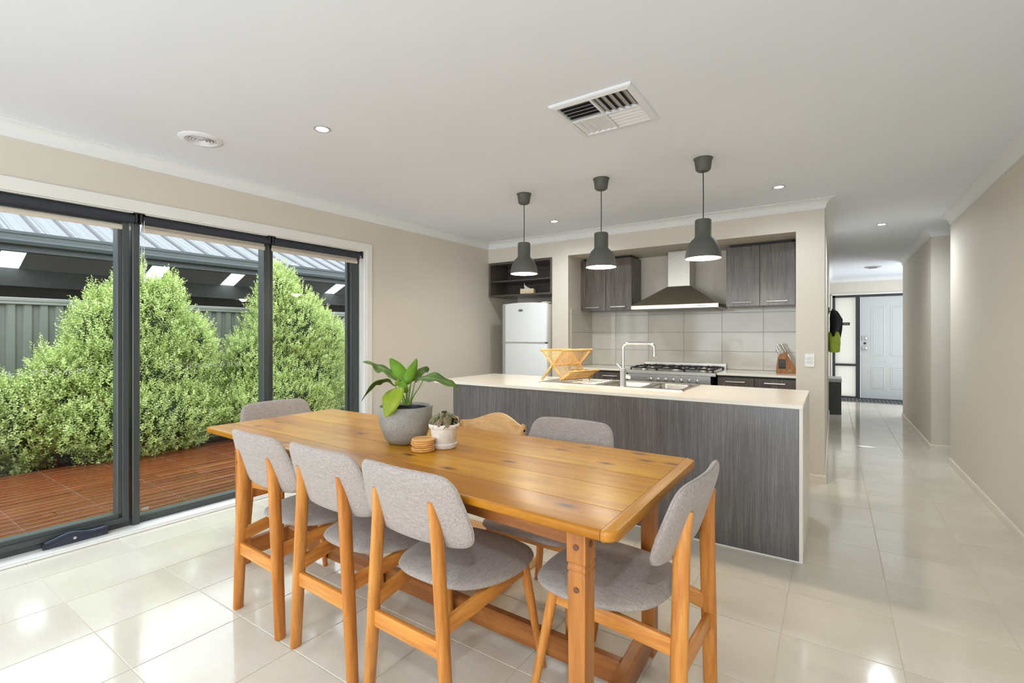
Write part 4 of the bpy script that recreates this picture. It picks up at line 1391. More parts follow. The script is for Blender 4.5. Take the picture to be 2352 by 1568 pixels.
# tap
tp = empty('kitchen_tap', (-1.318, 3.472, zt), label='tall chrome gooseneck kitchen tap on the island sink', cat='tap')
bm = lathe(NB(), [(0, 0), (0.026, 0), (0.026, 0.006), (0.023, 0.010), (0.023, 0.13), (0.019, 0.136), (0, 0.136)], seg=24)
obj('body', bm, M['chrome'], tp, 40)
A45 = Vector((0.96, 0.28, 0)).normalized()
pts = [Vector((0, 0, 0.13)), Vector((0, 0, 0.22)), Vector((0, 0, 0.29))] + arc_pts((A45 * 0.035).to_tuple()[:2] + (0.29,), 0.035, PI, PI / 2, 6, A45, Vector((0, 0, 1)))
pts += arc_pts((A45 * 0.19).to_tuple()[:2] + (0.29,), 0.035, PI / 2, 0, 6, A45, Vector((0, 0, 1))) + [Vector((A45.x * 0.225, A45.y * 0.225, 0.235))]
obj('spout', tube(NB(), pts, 0.0125, 14), M['chrome'], tp, 60)
obj('aerator', cyl(NB(), pts[-1] + Vector((0, 0, 0.012)), pts[-1] - Vector((0, 0, 0.006)), 0.0142, 14), M['chrome'], tp, 40)
bm = cyl(NB(), (0.02, 0.006, 0.075), (0.052, 0.014, 0.075), 0.019, 18)
lv = obj('mixer', bm, M['chrome'], tp, 40)
obj('lever', tube(NB(), [(-0.01, -0.003, 0.132), (-0.028, -0.008, 0.15), (-0.046, -0.012, 0.168)], [0.006, 0.005, 0.004], 8), M['chrome'], lv, 60)

# ------------------------------------------------------------------ dish rack on the drainer
rk = empty('dish_rack', (-1.94, 3.49, zt + 0.006), -0.29, label='folding bamboo dish rack standing on the sink drainer', cat='dish rack')
RL = 0.34
def stick(bm, a, b, y, w=0.020, t=0.009):
    a, b = Vector((a[0], y, a[1])), Vector((b[0], y, b[1]))
    d = (b - a).normalized(); nrm = Vector((-d.z, 0, d.x))
    vs = []
    for yy in (-t / 2, t / 2):
        for p, s in ((a, -1), (a, 1), (b, 1), (b, -1)):
            vs.append(bm.verts.new(p + nrm * (s * w / 2) + Vector((0, yy, 0))))
    for f in ((0, 1, 2, 3), (7, 6, 5, 4), (0, 4, 5, 1), (1, 5, 6, 2), (2, 6, 7, 3), (3, 7, 4, 0)): bm.faces.new([vs[i] for i in f])
    return bm
for y in (0.0, RL):
    obj('frame_bar', stick(NB(), (-0.125, 0.005), (0.128, 0.262), y), M['bamboo'], rk)
    obj('frame_bar', stick(NB(), (0.125, 0.005), (-0.128, 0.256), y + (0.011 if y == 0 else -0.011)), M['bamboo'], rk)
    obj('tray_arm', stick(NB(), (0.105, 0.022), (0.205, 0.088), y + (0.011 if y == 0 else -0.011)), M['bamboo'], rk)
CR = (0.0, 0.132)
for (a, b, n) in (((-0.122, 0.252), CR, 17), ((0.122, 0.256), CR, 17), (CR, (0.108, 0.022), 17), ((0.108, 0.026), (0.2, 0.086), 17)):
    for k in range(n):
        y = 0.022 + (RL - 0.044) * k / (n - 1)
        obj('dowel', tube(NB(), [(a[0], y, a[1]), (b[0], y, b[1])], 0.0032, 6), M['bamboo'], rk, 60)
for p, r in (((-0.124, 0.254), 0.0095), ((0.124, 0.258), 0.0095), ((0.0, 0.132), 0.0085), ((0.108, 0.021), 0.008), ((0.202, 0.087), 0.009)):
    obj('rail', tube(NB(), [(p[0], -0.014, p[1]), (p[0], RL + 0.014, p[1])], r, 8), M['bamboo'], rk, 60)

# ------------------------------------------------------------------ knife block and knives
kb = empty('knife_block', (-0.375, 5.30, 0.911), 0.12, label='timber knife block with dark panel on the right benchtop', cat='knife block')
bm = NB()
side = [(-0.085, 0.0), (0.095, 0.0), (0.092, 0.02), (-0.005, 0.205), (-0.055, 0.185), (-0.072, 0.15), (-0.085, 0.05)]
# block profile in (x along lean, z), extruded in y
lo = [bm.verts.new((x, -0.05, z)) for x, z in side]; hi = [bm.verts.new((x, 0.05, z)) for x, z in side]
bm.faces.new(lo); bm.faces.new(hi[::-1])
for i in range(len(side)): bm.faces.new((lo[i], hi[i], hi[(i + 1) % len(side)], lo[(i + 1) % len(side)]))
bmesh.ops.bevel(bm, geom=list(bm.edges), offset=0.003, segments=2, affect='EDGES', clamp_overlap=True)
obj('block', bm, M['blockwood'], kb, 30)
obj('dark_panel', bbox((-0.068, -0.0525, 0.045), (-0.008, -0.0495, 0.135), 0.002), M['oven_glass'], kb)
obj('badge', bbox((0.015, -0.0515, 0.02), (0.036, -0.0495, 0.036)), M['badge'], kb)
o = obj('badge_mark', bbox((0.021, -0.0522, 0.025), (0.030, -0.0512, 0.031)), M['ink'], kb)
KN = [(-0.030, -0.03, 0.185, 0.125, 'knife with the longest steel handle at front of the timber block'), (-0.048, -0.022, 0.165, 0.105, 'lower left steel handled knife leaning from the timber block'), (-0.02, 0.0, 0.19, 0.11, 'middle steel handled knife in the timber block'), (-0.056, 0.0, 0.165, 0.085, 'shortest steel handled knife, lowest in the timber block'), (0.0, 0.03, 0.195, 0.115, 'steel handled knife standing apart at the back of the timber block')]
ca, sa = math.cos(0.12), math.sin(0.12)
for (x, y, z, l, lab) in KN:
    lean = Vector((-0.44, 0, 0.9)).normalized()
    e = empty('knife', (-0.375 + x * ca - y * sa, 5.30 + x * sa + y * ca, 0.911 + z), 0.12, label=lab, cat='knife', group='steel knives in the timber block')
    p0 = lean * -0.02
    obj('handle', tube(NB(), [p0, p0 + lean * (l * 0.25), p0 + lean * (l * 0.6), p0 + lean * (l * 0.92), p0 + lean * l], [0.0085, 0.008, 0.009, 0.0105, 0.007], 10, sx=1.0, sy=0.75, ref=(1, 0, 0)), M['satin'], e, 60)
    bm = NB()
    box(bm, (-0.0065, -0.001, -0.07), (0.0065, 0.001, 0.0))
    for v in bm.verts: v.co = lean * (v.co.z - 0.02) + Vector((0.9, 0, 0.44)) * v.co.x + Vector((0, 1, 0)) * v.co.y
    obj('blade', bm, M['chrome'], e)

# ------------------------------------------------------------------ switch plate on pillar
sw = empty('light_switch', (-0.171, KY, 1.056), label='white four button switch plate on the kitchen pillar', cat='light switch')
obj('plate', bbox((-0.037, -0.009, -0.057), (0.037, 0.0, 0.057), 0.003, 2), M['white_plastic'], sw)
for dx in (-0.013, 0.013):
    for dz in (-0.016, 0.016):
        bm = lathe(NB(), [(0, 0.004), (0.008, 0.004), (0.009, 0.002), (0.0095, 0.0)], seg=18)
        for v in bm.verts: v.co = Vector((dx + v.co.x, -0.0085 - v.co.z, dz + v.co.y))
        obj('button', bm, M['white_plastic'], sw, 40)
        bm = lathe(NB(), [(0.0095, 0.0), (0.0095, 0.0012), (0.012, 0.0012), (0.012, 0.0)], seg=18)
        for v in bm.verts: v.co = Vector((dx + v.co.x, -0.0085 - v.co.z, dz + v.co.y))
        obj('button_ring', bm, M['fridge_grey'], sw, 40)

# ------------------------------------------------------------------ entry door and sidelight
dr = empty('door_1', (DX0, DY, 0), label='white four panel entry door with frosted sidelight at hall end', cat='door', kind='structure')
L = Vector(dr.location)
def part(name, bm, m, smooth=None, parent=None): return obj(name, bm, m, parent or dr, smooth, lambda v: v - L)
yf = DY - 0.01
bm = NB()
box(bm, (DX0 - 0.03, yf, 0), (DX0 + 0.02, DY + 0.1, DZ), 0.002)
box(bm, (DX0 - 0.03, yf, DZ - 0.045), (DX1 + 0.03, DY + 0.1, DZ), 0.002)
box(bm, (DX1, yf, 0), (DX1 + 0.03, DY + 0.1, DZ), 0.002)
box(bm, (DXM - 0.075, yf - 0.004, 0), (DXM, DY + 0.1, DZ), 0.002)
box(bm, (DX0 - 0.03, yf, 0), (DXM, DY + 0.1, 0.035), 0.002)
box(bm, (DX0, yf + 0.002, 0.655), (DXM - 0.07, DY + 0.08, 0.70), 0.002)
part('door_frame', bm, M['darkframe'])
bm = NB()
box(bm, (DX0 - 0.055, yf - 0.012, 0), (DX0 - 0.028, DY + 0.01, DZ + 0.02), 0.003)
box(bm, (DX0 - 0.055, yf - 0.012, DZ), (DX1 + 0.09, DY + 0.01, DZ + 0.03), 0.003)
part('architrave', bm, M['trim'])
part('sidelight_pane', bbox((DX0 + 0.018, DY + 0.03, 0.69), (DXM - 0.07, DY + 0.038, DZ - 0.04)), M['frost'])
part('sidelight_pane', bbox((DX0 + 0.018, DY + 0.03, 0.03), (DXM - 0.07, DY + 0.038, 0.66)), M['frost'])
part('number_plate', bbox((0.150, DY + 0.024, 1.485), (0.282, DY + 0.029, 1.545)), M['plate'])
for k in range(4):
    part('number_plate_mark', bbox((0.178 + k * 0.022, DY + 0.0225, 1.505), (0.190 + k * 0.022, DY + 0.0245, 1.523)), M['badge'])
lf = part('door_leaf', bbox((DXM + 0.004, DY + 0.006, 0.02), (DX1 - 0.004, DY + 0.046, DZ - 0.047), 0.002), M['door'])
lw = DX1 - DXM
for (u0, u1) in ((0.20, 0.46), (0.56, 0.82)):
    for (z0, z1) in ((0.86, 1.86), (0.22, 0.66)):
        x0, x1 = DXM + lw * u0, DXM + lw * u1
        bm = NB()
        pr = [(0, 0), (0.012, -0.006), (0.024, 0)]
        extrude_profile(bm, pr, (x0, DY + 0.006, z0), (x1, DY + 0.006, z0), (0, 0, 1), (0, 1, 0), 1, -1)
        extrude_profile(bm, pr, (x0, DY + 0.006, z1), (x1, DY + 0.006, z1), (0, 0, -1), (0, 1, 0), 1, -1)
        extrude_profile(bm, pr, (x0, DY + 0.006, z0), (x0, DY + 0.006, z1), (1, 0, 0), (0, 1, 0), 1, -1)
        extrude_profile(bm, pr, (x1, DY + 0.006, z0), (x1, DY + 0.006, z1), (-1, 0, 0), (0, 1, 0), 1, -1)
        box(bm, (x0 + 0.03, DY + 0.002, z0 + 0.03), (x1 - 0.03, DY + 0.007, z1 - 0.03), 0.004)
        part('door_panel', bm, M['door'], None, lf)
for z, r in ((1.22, 0.045), (1.02, 0.045)):
    bm = lathe(NB(), [(0, 0.05), (r * 0.5, 0.05), (r * 0.75, 0.042), (r * 0.75, 0.02), (r * 0.5, 0.012), (r, 0.010), (r, 0.0), (0, 0)], seg=24)
    for v in bm.verts: v.co = Vector((DXM + 0.075 + v.co.x, DY + 0.006 - v.co.z, z + v.co.y))
    part('lock_knob', bm, M['knob_chrome'], 40, lf)
part('keyhole', cyl(NB(), (DXM + 0.075, DY + 0.007, 1.12), (DXM + 0.075, DY - 0.004, 1.12), 0.022, 14), M['darkframe'], 40, lf)
part('threshold', bbox((DX0, yf - 0.02, 0.0), (DX1, DY + 0.1, 0.018), 0.002), M['darkframe'])
# door mat
mt = tag(obj('door_mat', bbox((0.13, 11.33, 0.0), (1.25, 11.9, 0.012), 0.004), M['mat']), 'grey striped door mat on tiles before the entry door', 'door mat')
bm = NB()
for k in range(18):
    x = 0.16 + k * 0.06
    box(bm, (x, 11.35, 0.011), (x + 0.03, 11.88, 0.0165), 0.002)
o = obj('mat_ribs', bm, M['duct'], mt); o['kind'] = 'stuff'

# hall box and coat
hb = empty('shoe_cabinet', (HLX + 0.085, 9.65, 0), label='low dark box with pale top against the hall left wall', cat='cabinet')
obj('body', bbox((-0.083, -0.3, 0.0), (0.085, 0.3, 0.52), 0.004), M['cabinet_dark'], hb)
obj('top', bbox((-0.083, -0.305, 0.52), (0.09, 0.305, 0.575), 0.004), M['fridge_grey'], hb)
hk = empty('coat_hook', (HLX, 8.85, 1.66), label='dark wall hook carrying the coat in the hall', cat='hook')
obj('back_plate', bbox((0, -0.03, -0.05), (0.012, 0.03, 0.05), 0.003), M['black'], hk)
obj('peg', tube(NB(), [(0.008, 0, -0.01), (0.03, 0, -0.02), (0.05, 0, 0.0), (0.052, 0, 0.03)], 0.007, 8), M['black'], hk, 60)
ct = empty('coat', (HLX + 0.07, 8.85, 1.62), label='black and lime green jacket hanging on the hall wall', cat='coat')
def cloth_tube(zs, rx, ry, ox, seed, seg=20):
    bm = NB(); rng = random.Random(seed)
    ph = [rng.uniform(0, 6) for _ in range(3)]
    rings = []
    for z, a, b, o_x in zip(zs, rx, ry, ox):
        rings.append([bm.verts.new((o_x + a * math.cos(t) * (1 + 0.12 * math.sin(3 * t + ph[0]) + 0.08 * math.sin(5 * t + z * 9 + ph[1])), b * math.sin(t) * (1 + 0.1 * math.sin(4 * t + ph[2])), z)) for t in [2 * PI * k / seg for k in range(seg)]])
    for A, B in zip(rings, rings[1:]):
        for k in range(seg): bm.faces.new((A[k], A[(k + 1) % seg], B[(k + 1) % seg], B[k]))
    bm.faces.new(rings[0]); bm.faces.new(rings[-1][::-1])
    return bm
obj('upper_body', cloth_tube([0.05, 0.02, -0.08, -0.2, -0.30, -0.36], [0.02, 0.045, 0.075, 0.07, 0.06, 0.055], [0.03, 0.09, 0.17, 0.19, 0.19, 0.18], [-0.01, 0, 0.015, 0.01, 0.0, 0.0], 3), M['coat_black'], ct, 180)
obj('lower_body', cloth_tube([-0.29, -0.36, -0.46, -0.58, -0.60], [0.06, 0.075, 0.08, 0.07, 0.06], [0.18, 0.2, 0.21, 0.21, 0.2], [0.0, 0.005, 0.01, 0.01, 0.005], 5), M['coat_lime'], ct, 180)
obj('sleeve', cloth_tube([0.0, -0.1, -0.25, -0.42, -0.5], [0.03, 0.045, 0.042, 0.038, 0.03], [0.05, 0.06, 0.055, 0.05, 0.045], [0.03, 0.065, 0.06, 0.035, 0.03], 8), M['coat_black'], ct, 180)

# ------------------------------------------------------------------ pendants over the island
def pendant(x, y, label, first=False):
    e = empty('pendant_lamp', (x, y, CEIL), label=label, cat='pendant lamp', group='grey pendant lamps over the island')
    obj('canopy', lathe(NB(), [(0, -0.086), (0.012, -0.086), (0.036, -0.084), (0.047, -0.074), (0.056, -0.008), (0.061, -0.004), (0.061, 0.0), (0, 0)], seg=36), M['pendant'], e, 40)
    obj('cord', tube(NB(), [(0, 0, -0.08), (0.0015, 0, -0.25), (0, 0, -0.41)], 0.0035, 8), M['cord'], e, 60)
    zt, zb = -0.405, -0.662
    prof = [(0.0, zt), (0.046, zt), (0.0505, zt - 0.004), (0.052, zt - 0.012), (0.052, zt - 0.112), (0.0565, zt - 0.118), (0.0585, zt - 0.124)]
    for k in range(1, 11):
        t = k / 10
        prof.append((0.0585 + 0.0545 * math.sin(PI / 2 * t) ** 0.68, zt - 0.124 - 0.131 * t))
    prof.append((0.1135, zb)); 
    obj('shade', lathe(NB(), prof, seg=44), M['pendant'], e, 40)
    inner = [(r - 0.003, z) for r, z in reversed(prof[3:])]
    inner = [(0.1135, zb), (0.1095, zb)] + inner[1:] + [(0.0, zt - 0.02)]
    obj('shade_lining', lathe(NB(), inner, seg=44), M['shade_in'], e, 40)
    obj('bulb', lathe(NB(), [(0, zb + 0.03)] + [(0.036 * math.sin(a), zb + 0.066 - 0.036 * math.cos(a)) for a in [PI * k / 10 for k in range(1, 10)]] + [(0.014, zb + 0.13), (0, zb + 0.13)], seg=20), M['bulb'], e, 60)
    light('pendant_glow', 'POINT', (0, 0, zb + 0.02), 7.0, (1.0, 0.86, 0.66), parent=e, radius=0.05)
    return e


pendant(-2.129, 3.352, 'grey bell pendant lamp nearest the window wall, before the open shelf')
pendant(-1.443, 3.348, 'grey bell pendant lamp hanging in the middle of the three')
pendant(-0.717, 3.345, 'grey bell pendant lamp nearest the hall, before the range hood')


# ------------------------------------------------------------------ downlights
def downlight(x, y, label, power=54):
    e = empty('downlight', (x, y, CEIL), label=label, cat='downlight', group='round recessed downlights')
    obj('trim_ring', lathe(NB(), [(0.033, -0.001), (0.036, -0.004), (0.043, -0.005), (0.046, -0.003), (0.046, 0.0)], seg=32), M['vent_grey'], e, 40)
    obj('lens', lathe(NB(), [(0, -0.002), (0.034, -0.002)], seg=28), M['led'], e)
    light('downlight_beam', 'SPOT', (0, 0, -0.012), power, (0.88, 0.945, 1.0), parent=e, spot=math.radians(172), blend=1.0, radius=0.06)


downlight(-2.412, 1.659, 'recessed downlight over the window end of the table', 24)
downlight(-2.378, 4.323, 'recessed downlight before the fridge recess', 30)
downlight(-0.357, 4.312, 'recessed downlight before the kitchen pillar', 22)
downlight(0.423, 6.364, 'recessed downlight at the mouth of the hall', 54)
downlight(0.36, -0.6, 'recessed downlight above the walkway behind the viewer', 82)
downlight(-2.4, -0.9, 'recessed downlight in the living area nearest the table', 22)
downlight(-2.6, -2.8, 'recessed downlight in the living area by the window')
downlight(-0.6, -2.0, 'recessed downlight in the living area by the right wall')

# ------------------------------------------------------------------ four way air vent
vt = empty('air_vent', (-0.995, 2.357, CEIL), label='square white four way air vent in the ceiling', cat='vent')
h = 0.218
bm = NB()
pr = [(0, 0), (0, -0.007), (0.006, -0.012), (0.03, -0.017), (0.034, -0.006), (0.034, 0)]
for (p0, p1, out) in (((-h, -h), (h, -h), (0, 1, 0)), ((h, -h), (h, h), (-1, 0, 0)), ((h, h), (-h, h), (0, -1, 0)), ((-h, h), (-h, -h), (1, 0, 0))):
    extrude_profile(bm, pr, (p0[0], p0[1], 0), (p1[0], p1[1], 0), out, m0=1, m1=-1)
obj('frame', bm, M['vent'], vt)
obj('duct_box', bbox((-0.186, -0.186, -0.0005), (0.186, 0.186, 0.001)), M['duct'], vt)
bm = NB()
box(bm, (-0.006, -0.186, -0.017), (0.006, 0.186, -0.002)); box(bm, (-0.186, -0.006, -0.0171), (0.186, 0.006, -0.002))
obj('cross_bar', bm, M['vent'], vt)
S = 0.186
def louvre(q, k, n=5):
    st = (S - 0.008) / n
    c = 0.008 + st * (k + 0.5)
    sx, sy, along, sign = q
    bm = NB()
    L2 = (S - 0.01) / 2
    box(bm, (-L2, -st * 0.44, -0.0007), (L2, st * 0.44, 0.0007))
    R = Matrix.Rotation(math.radians(25 * sign), 3, 'X')
    mid = S / 2 + 0.003
    for v in bm.verts:
        w = R @ v.co
        w = Vector((w.x, w.y, w.z - 0.0088))
        if along == 'x': v.co = Vector((sx * mid + w.x, sy * c + w.y, w.z))
        else: v.co = Vector((sx * c + w.y, sy * mid + w.x, w.z))
    return obj('louvre', bm, M['vent'] if sign * (1 if along == 'x' else -1) < 0 else M['vent_grey'], vt)  # two of the four quadrants are greyed to stand for shade
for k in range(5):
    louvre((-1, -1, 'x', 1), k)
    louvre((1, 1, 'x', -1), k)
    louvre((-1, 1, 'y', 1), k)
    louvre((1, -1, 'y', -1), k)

# round exhaust / diffuser
rv = empty('round_vent', (-3.141, 1.343, CEIL), label='round white ceiling vent with concentric rings near the window', cat='vent')
obj('flange', lathe(NB(), [(0.078, -0.006), (0.085, -0.011), (0.112, -0.006), (0.118, 0.0)], seg=44), M['vent'], rv, 40)
obj('recess', lathe(NB(), [(0, -0.001), (0.08, -0.001)], seg=36), M['vent_grey'], rv)
for r in (0.066, 0.05, 0.034, 0.017):
    obj('ring', lathe(NB(), [(r, -0.002), (r + 0.009, -0.010), (r + 0.011, -0.008), (r + 0.004, -0.0015)], seg=36), M['vent'], rv, 40)
hv = empty('smoke_alarm', (0.56, 10.2, CEIL), label='round grey ceiling vent in the hall before the entry door', cat='vent')
obj('body', lathe(NB(), [(0, -0.02), (0.09, -0.018), (0.12, -0.006), (0.125, 0)], seg=32), M['vent_grey'], hv, 40)
obj('grille', lathe(NB(), [(0.03, -0.022), (0.06, -0.0215), (0.06, -0.018), (0.03, -0.018)], seg=24), M['duct'], hv, 40)

# ------------------------------------------------------------------ dining table
TZ = 0.77
NL, FL, NR, FR_ = (-2.869, 1.243), (-2.860, 2.046), (-0.458, 1.142), (-0.462, 2.030)
TC = Vector((-1.65, 1.6, 0))
tbl = empty('dining_table', TC, label='long old pine trestle dining table with honey coloured plank top', cat='table')
def tpart(name, bm, m, smooth=None, parent=None): return obj(name, bm, m, parent or tbl, smooth, lambda v: v - TC)
def tp(s, t):
    """point on the top: s along the length 0..1 from the window end, t across 0 near .. 1 far"""
    a = Vector((NL[0] + (NR[0] - NL[0]) * s, NL[1] + (NR[1] - NL[1]) * s)); b = Vector((FL[0] + (FR_[0] - FL[0]) * s, FL[1] + (FR_[1] - FL[1]) * s))
    return a + (b - a) * t
SB = 1 - 0.038 / 2.41
def side_t(v):
    s = (v.co.x - NL[0]) / (NR[0] - NL[0])
    a, b = tp(s, 0), tp(s, 1)
    return (v.co.y - a.y) / (b.y - a.y), s
def along(e, t): return all(abs(side_t(v)[0] - t) < 0.0005 or side_t(v)[1] < 0.0065 for v in e.verts)
def at_end(e): return all(side_t(v)[1] < 0.0125 for v in e.verts)
def round_outer(bm, pick, r=0.010):
    hor = [e for e in bm.edges if abs(e.verts[0].co.z - e.verts[1].co.z) < 1e-6]
    sel = [e for e in hor if pick(e)]
    if sel: bmesh.ops.bevel(bm, geom=sel, offset=r, segments=4, profile=0.5, affect='EDGES', clamp_overlap=True)
cuts = [0.0, 0.185, 0.40, 0.595, 0.80, 1.0]
for i, (a, b) in enumerate(zip(cuts, cuts[1:])):
    ga, gb = (0 if a == 0 else 0.0012), (0 if b == 1 else 0.0012)
    if i == 2: ga = 0.0022
    p = [tp(0, a + ga), tp(SB - 0.0006, a + ga), tp(SB - 0.0006, b - gb), tp(0, b - gb)]
    if a == 0:
        p = [tp(0.012, a), tp(SB - 0.0006, a), tp(SB - 0.0006, b - gb), tp(0, b - gb), tp(0, a + 0.035), tp(0.004, a + 0.012)]
    if b == 1:
        p = [tp(0, a + ga), tp(SB - 0.0006, a + ga), tp(SB - 0.0006, b), tp(0.012, b), tp(0.004, b - 0.012), tp(0, b - 0.035)]
    bm = prism(NB(), [tuple(q) for q in p], TZ - 0.029, TZ + (0.0003 if i % 2 else 0))
    round_outer(bm, lambda e: (a == 0 and along(e, 0)) or (b == 1 and along(e, 1)) or at_end(e))
    tpart('tabletop_plank', bm, M['pine_x'], 40)
# breadboard end with rounded corners
p = [tp(SB, 0)]
r = 0.032
for k in range(7):
    a = PI / 2 * k / 6
    p.append(tp(1 - (r - r * math.sin(a)) / 2.41, (r - r * math.cos(a)) / 0.89))
for k in range(7):
    a = PI / 2 * k / 6
    p.append(tp(1 - (r - r * math.cos(a)) / 2.41, 1 - (r - r * math.sin(a)) / 0.89))
p.append(tp(SB, 1))
bm = prism(NB(), [tuple(q) for q in p], TZ - 0.029, TZ + 0.0006)
round_outer(bm, lambda e: not all(abs(v.co.x - tp(SB, side_t(v)[0]).x) < 0.002 for v in e.verts), 0.010)
tpart('breadboard_end', bm, M['pine_y'], 40)
LEG = {}
for nm, (lx, ly) in {'nr': (-0.586, 1.222), 'fr': (-0.612, 1.905), 'nl': (-2.735, 1.385), 'fl': (-2.735, 1.930)}.items():
    LEG[nm] = (lx, ly)
    bm = NB()
    hx, hy = 0.027, 0.033
    def ring(z, k): return [bm.verts.new((lx + sx * hx * k, ly + sy * hy * k, z)) for sx, sy in ((-1, -1), (1, -1), (1, 1), (-1, 1))]
    R_s = [ring(z, k) for z, k in ((0, 0.86), (0.10, 0.88), (0.60, 0.97), (0.612, 0.97), (0.615, 0.91), (0.621, 0.91), (0.624, 1.0), (0.632, 1.0), (0.636, 0.93), (0.642, 0.93), (0.646, 1.04), (TZ - 0.029, 1.04))]
    for A, B in zip(R_s, R_s[1:]):
        for i in range(4): bm.faces.new((A[i], A[(i + 1) % 4], B[(i + 1) % 4], B[i]))
    bm.faces.new(R_s[0][::-1]); bm.faces.new(R_s[-1])
    lg = tpart('leg', bm, M['pine_z'])
    sgn = -1 if nm[0] == 'n' else 1
    for z in (0.690, 0.572):
        y0 = ly + sgn * hy * (1.03 if z > 0.6 else 0.95)
        tpart('peg', cyl(NB(), (lx, y0 - sgn * 0.004, z), (lx, y0 + sgn * 0.003, z), 0.0085, 12), M['peg'], 40, lg)
    ex = lx + (hx * 1.03 if nm[1] == 'r' else -hx * 1.03)
    tpart('peg', cyl(NB(), (ex, ly, 0.695), (ex + (0.003 if nm[1] == 'r' else -0.003), ly, 0.695), 0.009, 12), M['peg'], 40, lg)
    # foot pad
    tpart('foot', bbox((lx - hx * 0.9, ly - hy * 0.9, 0.0), (lx + hx * 0.9, ly + hy * 0.9, 0.02), 0.003), M['pine_z'], None, lg)
def beam(name, a, b, w, z0, z1, m, bev=0.003):
    a, b = Vector(a), Vector(b)
    d = (b - a).normalized(); nrm = Vector((-d.y, d.x))
    pts = [a + nrm * w / 2, a - nrm * w / 2, b - nrm * w / 2, b + nrm * w / 2]
    return tpart(name, prism(NB(), [tuple(q) for q in pts], z0, z1, bev, 1), m, 30)
beam('apron', LEG['nl'], LEG['nr'], 0.022, 0.678, TZ - 0.0295, M['pine_dark'])
beam('apron', LEG['fl'], LEG['fr'], 0.022, 0.678, TZ - 0.0295, M['pine_dark'])
beam('apron', LEG['nr'], LEG['fr'], 0.022, 0.678, TZ - 0.0295, M['pine_dark_y'])
beam('apron', LEG['nl'], LEG['fl'], 0.022, 0.678, TZ - 0.0295, M['pine_dark_y'])
beam('end_stretcher', LEG['nr'], LEG['fr'], 0.045, 0.035, 0.128, M['pine_dark_y'], 0.006)
beam('end_stretcher', LEG['nl'], LEG['fl'], 0.045, 0.035, 0.128, M['pine_dark_y'], 0.006)
mr = ((LEG['nr'][0] + LEG['fr'][0]) / 2, (LEG['nr'][1] + LEG['fr'][1]) / 2); ml = ((LEG['nl'][0] + LEG['fl'][0]) / 2, (LEG['nl'][1] + LEG['fl'][1]) / 2)
beam('long_stretcher', (ml[0] + 0.02, 1.655), (mr[0] - 0.02, 1.62), 0.040, 0.038, 0.126, M['pine_dark'], 0.006)

# ------------------------------------------------------------------ upholstered chairs
def make_chair():
    t = empty('dining_chair')
    OB = [(0, .845), (.12, .8445), (.185, .838), (.218, .812), (.232, .765), (.243, .71), (.248, .665), (.239, .625), (.202, .600), (.12, .592), (0, .590)]
    OB = OB + [(-x, z) for x, z in OB[-2:0:-1]]
    OB = catmull(OB, 4)
    def fb(x, z, h):
        y = -0.009 + 0.52 * x * x - (z - 0.74) * 0.31
        return (x, y + h, z + h * 0.3)
    bk = obj('backrest', pad(OB, 0.040, fb, 9, 5.0, (0, 0.72)), M['fabric'], t, 180)
    # seam piping round the backrest edge
    pts = [fb(p[0] * 1.001, 0.72 + (p[1] - 0.72) * 1.002, 0.0) for p in OB]
    obj('seam', tube(NB(), pts + [pts[0]], 0.0016, 5, cap=False), M['fabric'], bk, 180)
    OS = [(0, .502), (.10, .500), (.17, .488), (.212, .452), (.232, .39), (.236, .32), (.226, .24), (.198, .16), (.15, .10), (.08, .07), (0, .063)]
    OS = OS + [(-x, y) for x, y in OS[-2:0:-1]]
    OS = catmull(OS, 4)
    def fs(x, y, h):
        z = 0.441 + (y - 0.28) * 0.005 - 0.25 * x * x
        return (x, y, z + (h if h > 0 else h * 0.8))
    obj('seat', pad(OS, 0.060, fs, 9, 3.2, (0, 0.29)), M['fabric'], t, 180)
    for s in (-1, 1):
        # rear leg: flattened oval post that runs up into the back of the backrest
        P = [Vector((s * (0.190 - 0.079 * z), 0.0, z)) for z in (0.0, 0.006, 0.30, 0.60, 0.69, 0.755)]
        P[4].y, P[5].y = -0.003, -0.016
        obj('leg', tube(NB(), P, [0.014, 0.0165, 0.0185, 0.0185, 0.0172, 0.0115], 16, sx=0.95, sy=1.4, ref=(1, 0, 0)), M['chairwood'], t, 60)
        P = [Vector((s * (0.236 - 0.040 * (z / 0.43)), 0.478 - 0.075 * z / 0.43, z)) for z in (0.0, 0.006, 0.25, 0.425)]
        obj('leg', tube(NB(), P, [0.010, 0.0125, 0.0165, 0.019], 14, ref=(1, 0, 0)), M['chairwood'], t, 60)
        a, b = Vector((s * 0.156, 0.012, 0.352)), Vector((s * 0.195, 0.40, 0.404))
        bm = NB()
        d = (b - a).normalized(); sd = Vector((0, 0, 1)).cross(d).normalized(); up = d.cross(sd)
        box(bm, (0, -0.010, -0.027), ((b - a).length, 0.010, 0.027), 0.004, 2)
        for v in bm.verts: v.co = a + d * v.co.x + sd * v.co.y + up * v.co.z
        obj('side_rail', bm, M['chairwood_y'], t, 40)
    obj('front_rail', bbox((-0.19, 0.395, 0.375), (0.19, 0.413, 0.418), 0.003, 2), M['chairwood_x'], t, 40)
    obj('crossbar', bbox((-0.152, -0.010, 0.262), (0.152, 0.010, 0.318), 0.004, 2), M['chairwood_x'], t, 40)
    return t


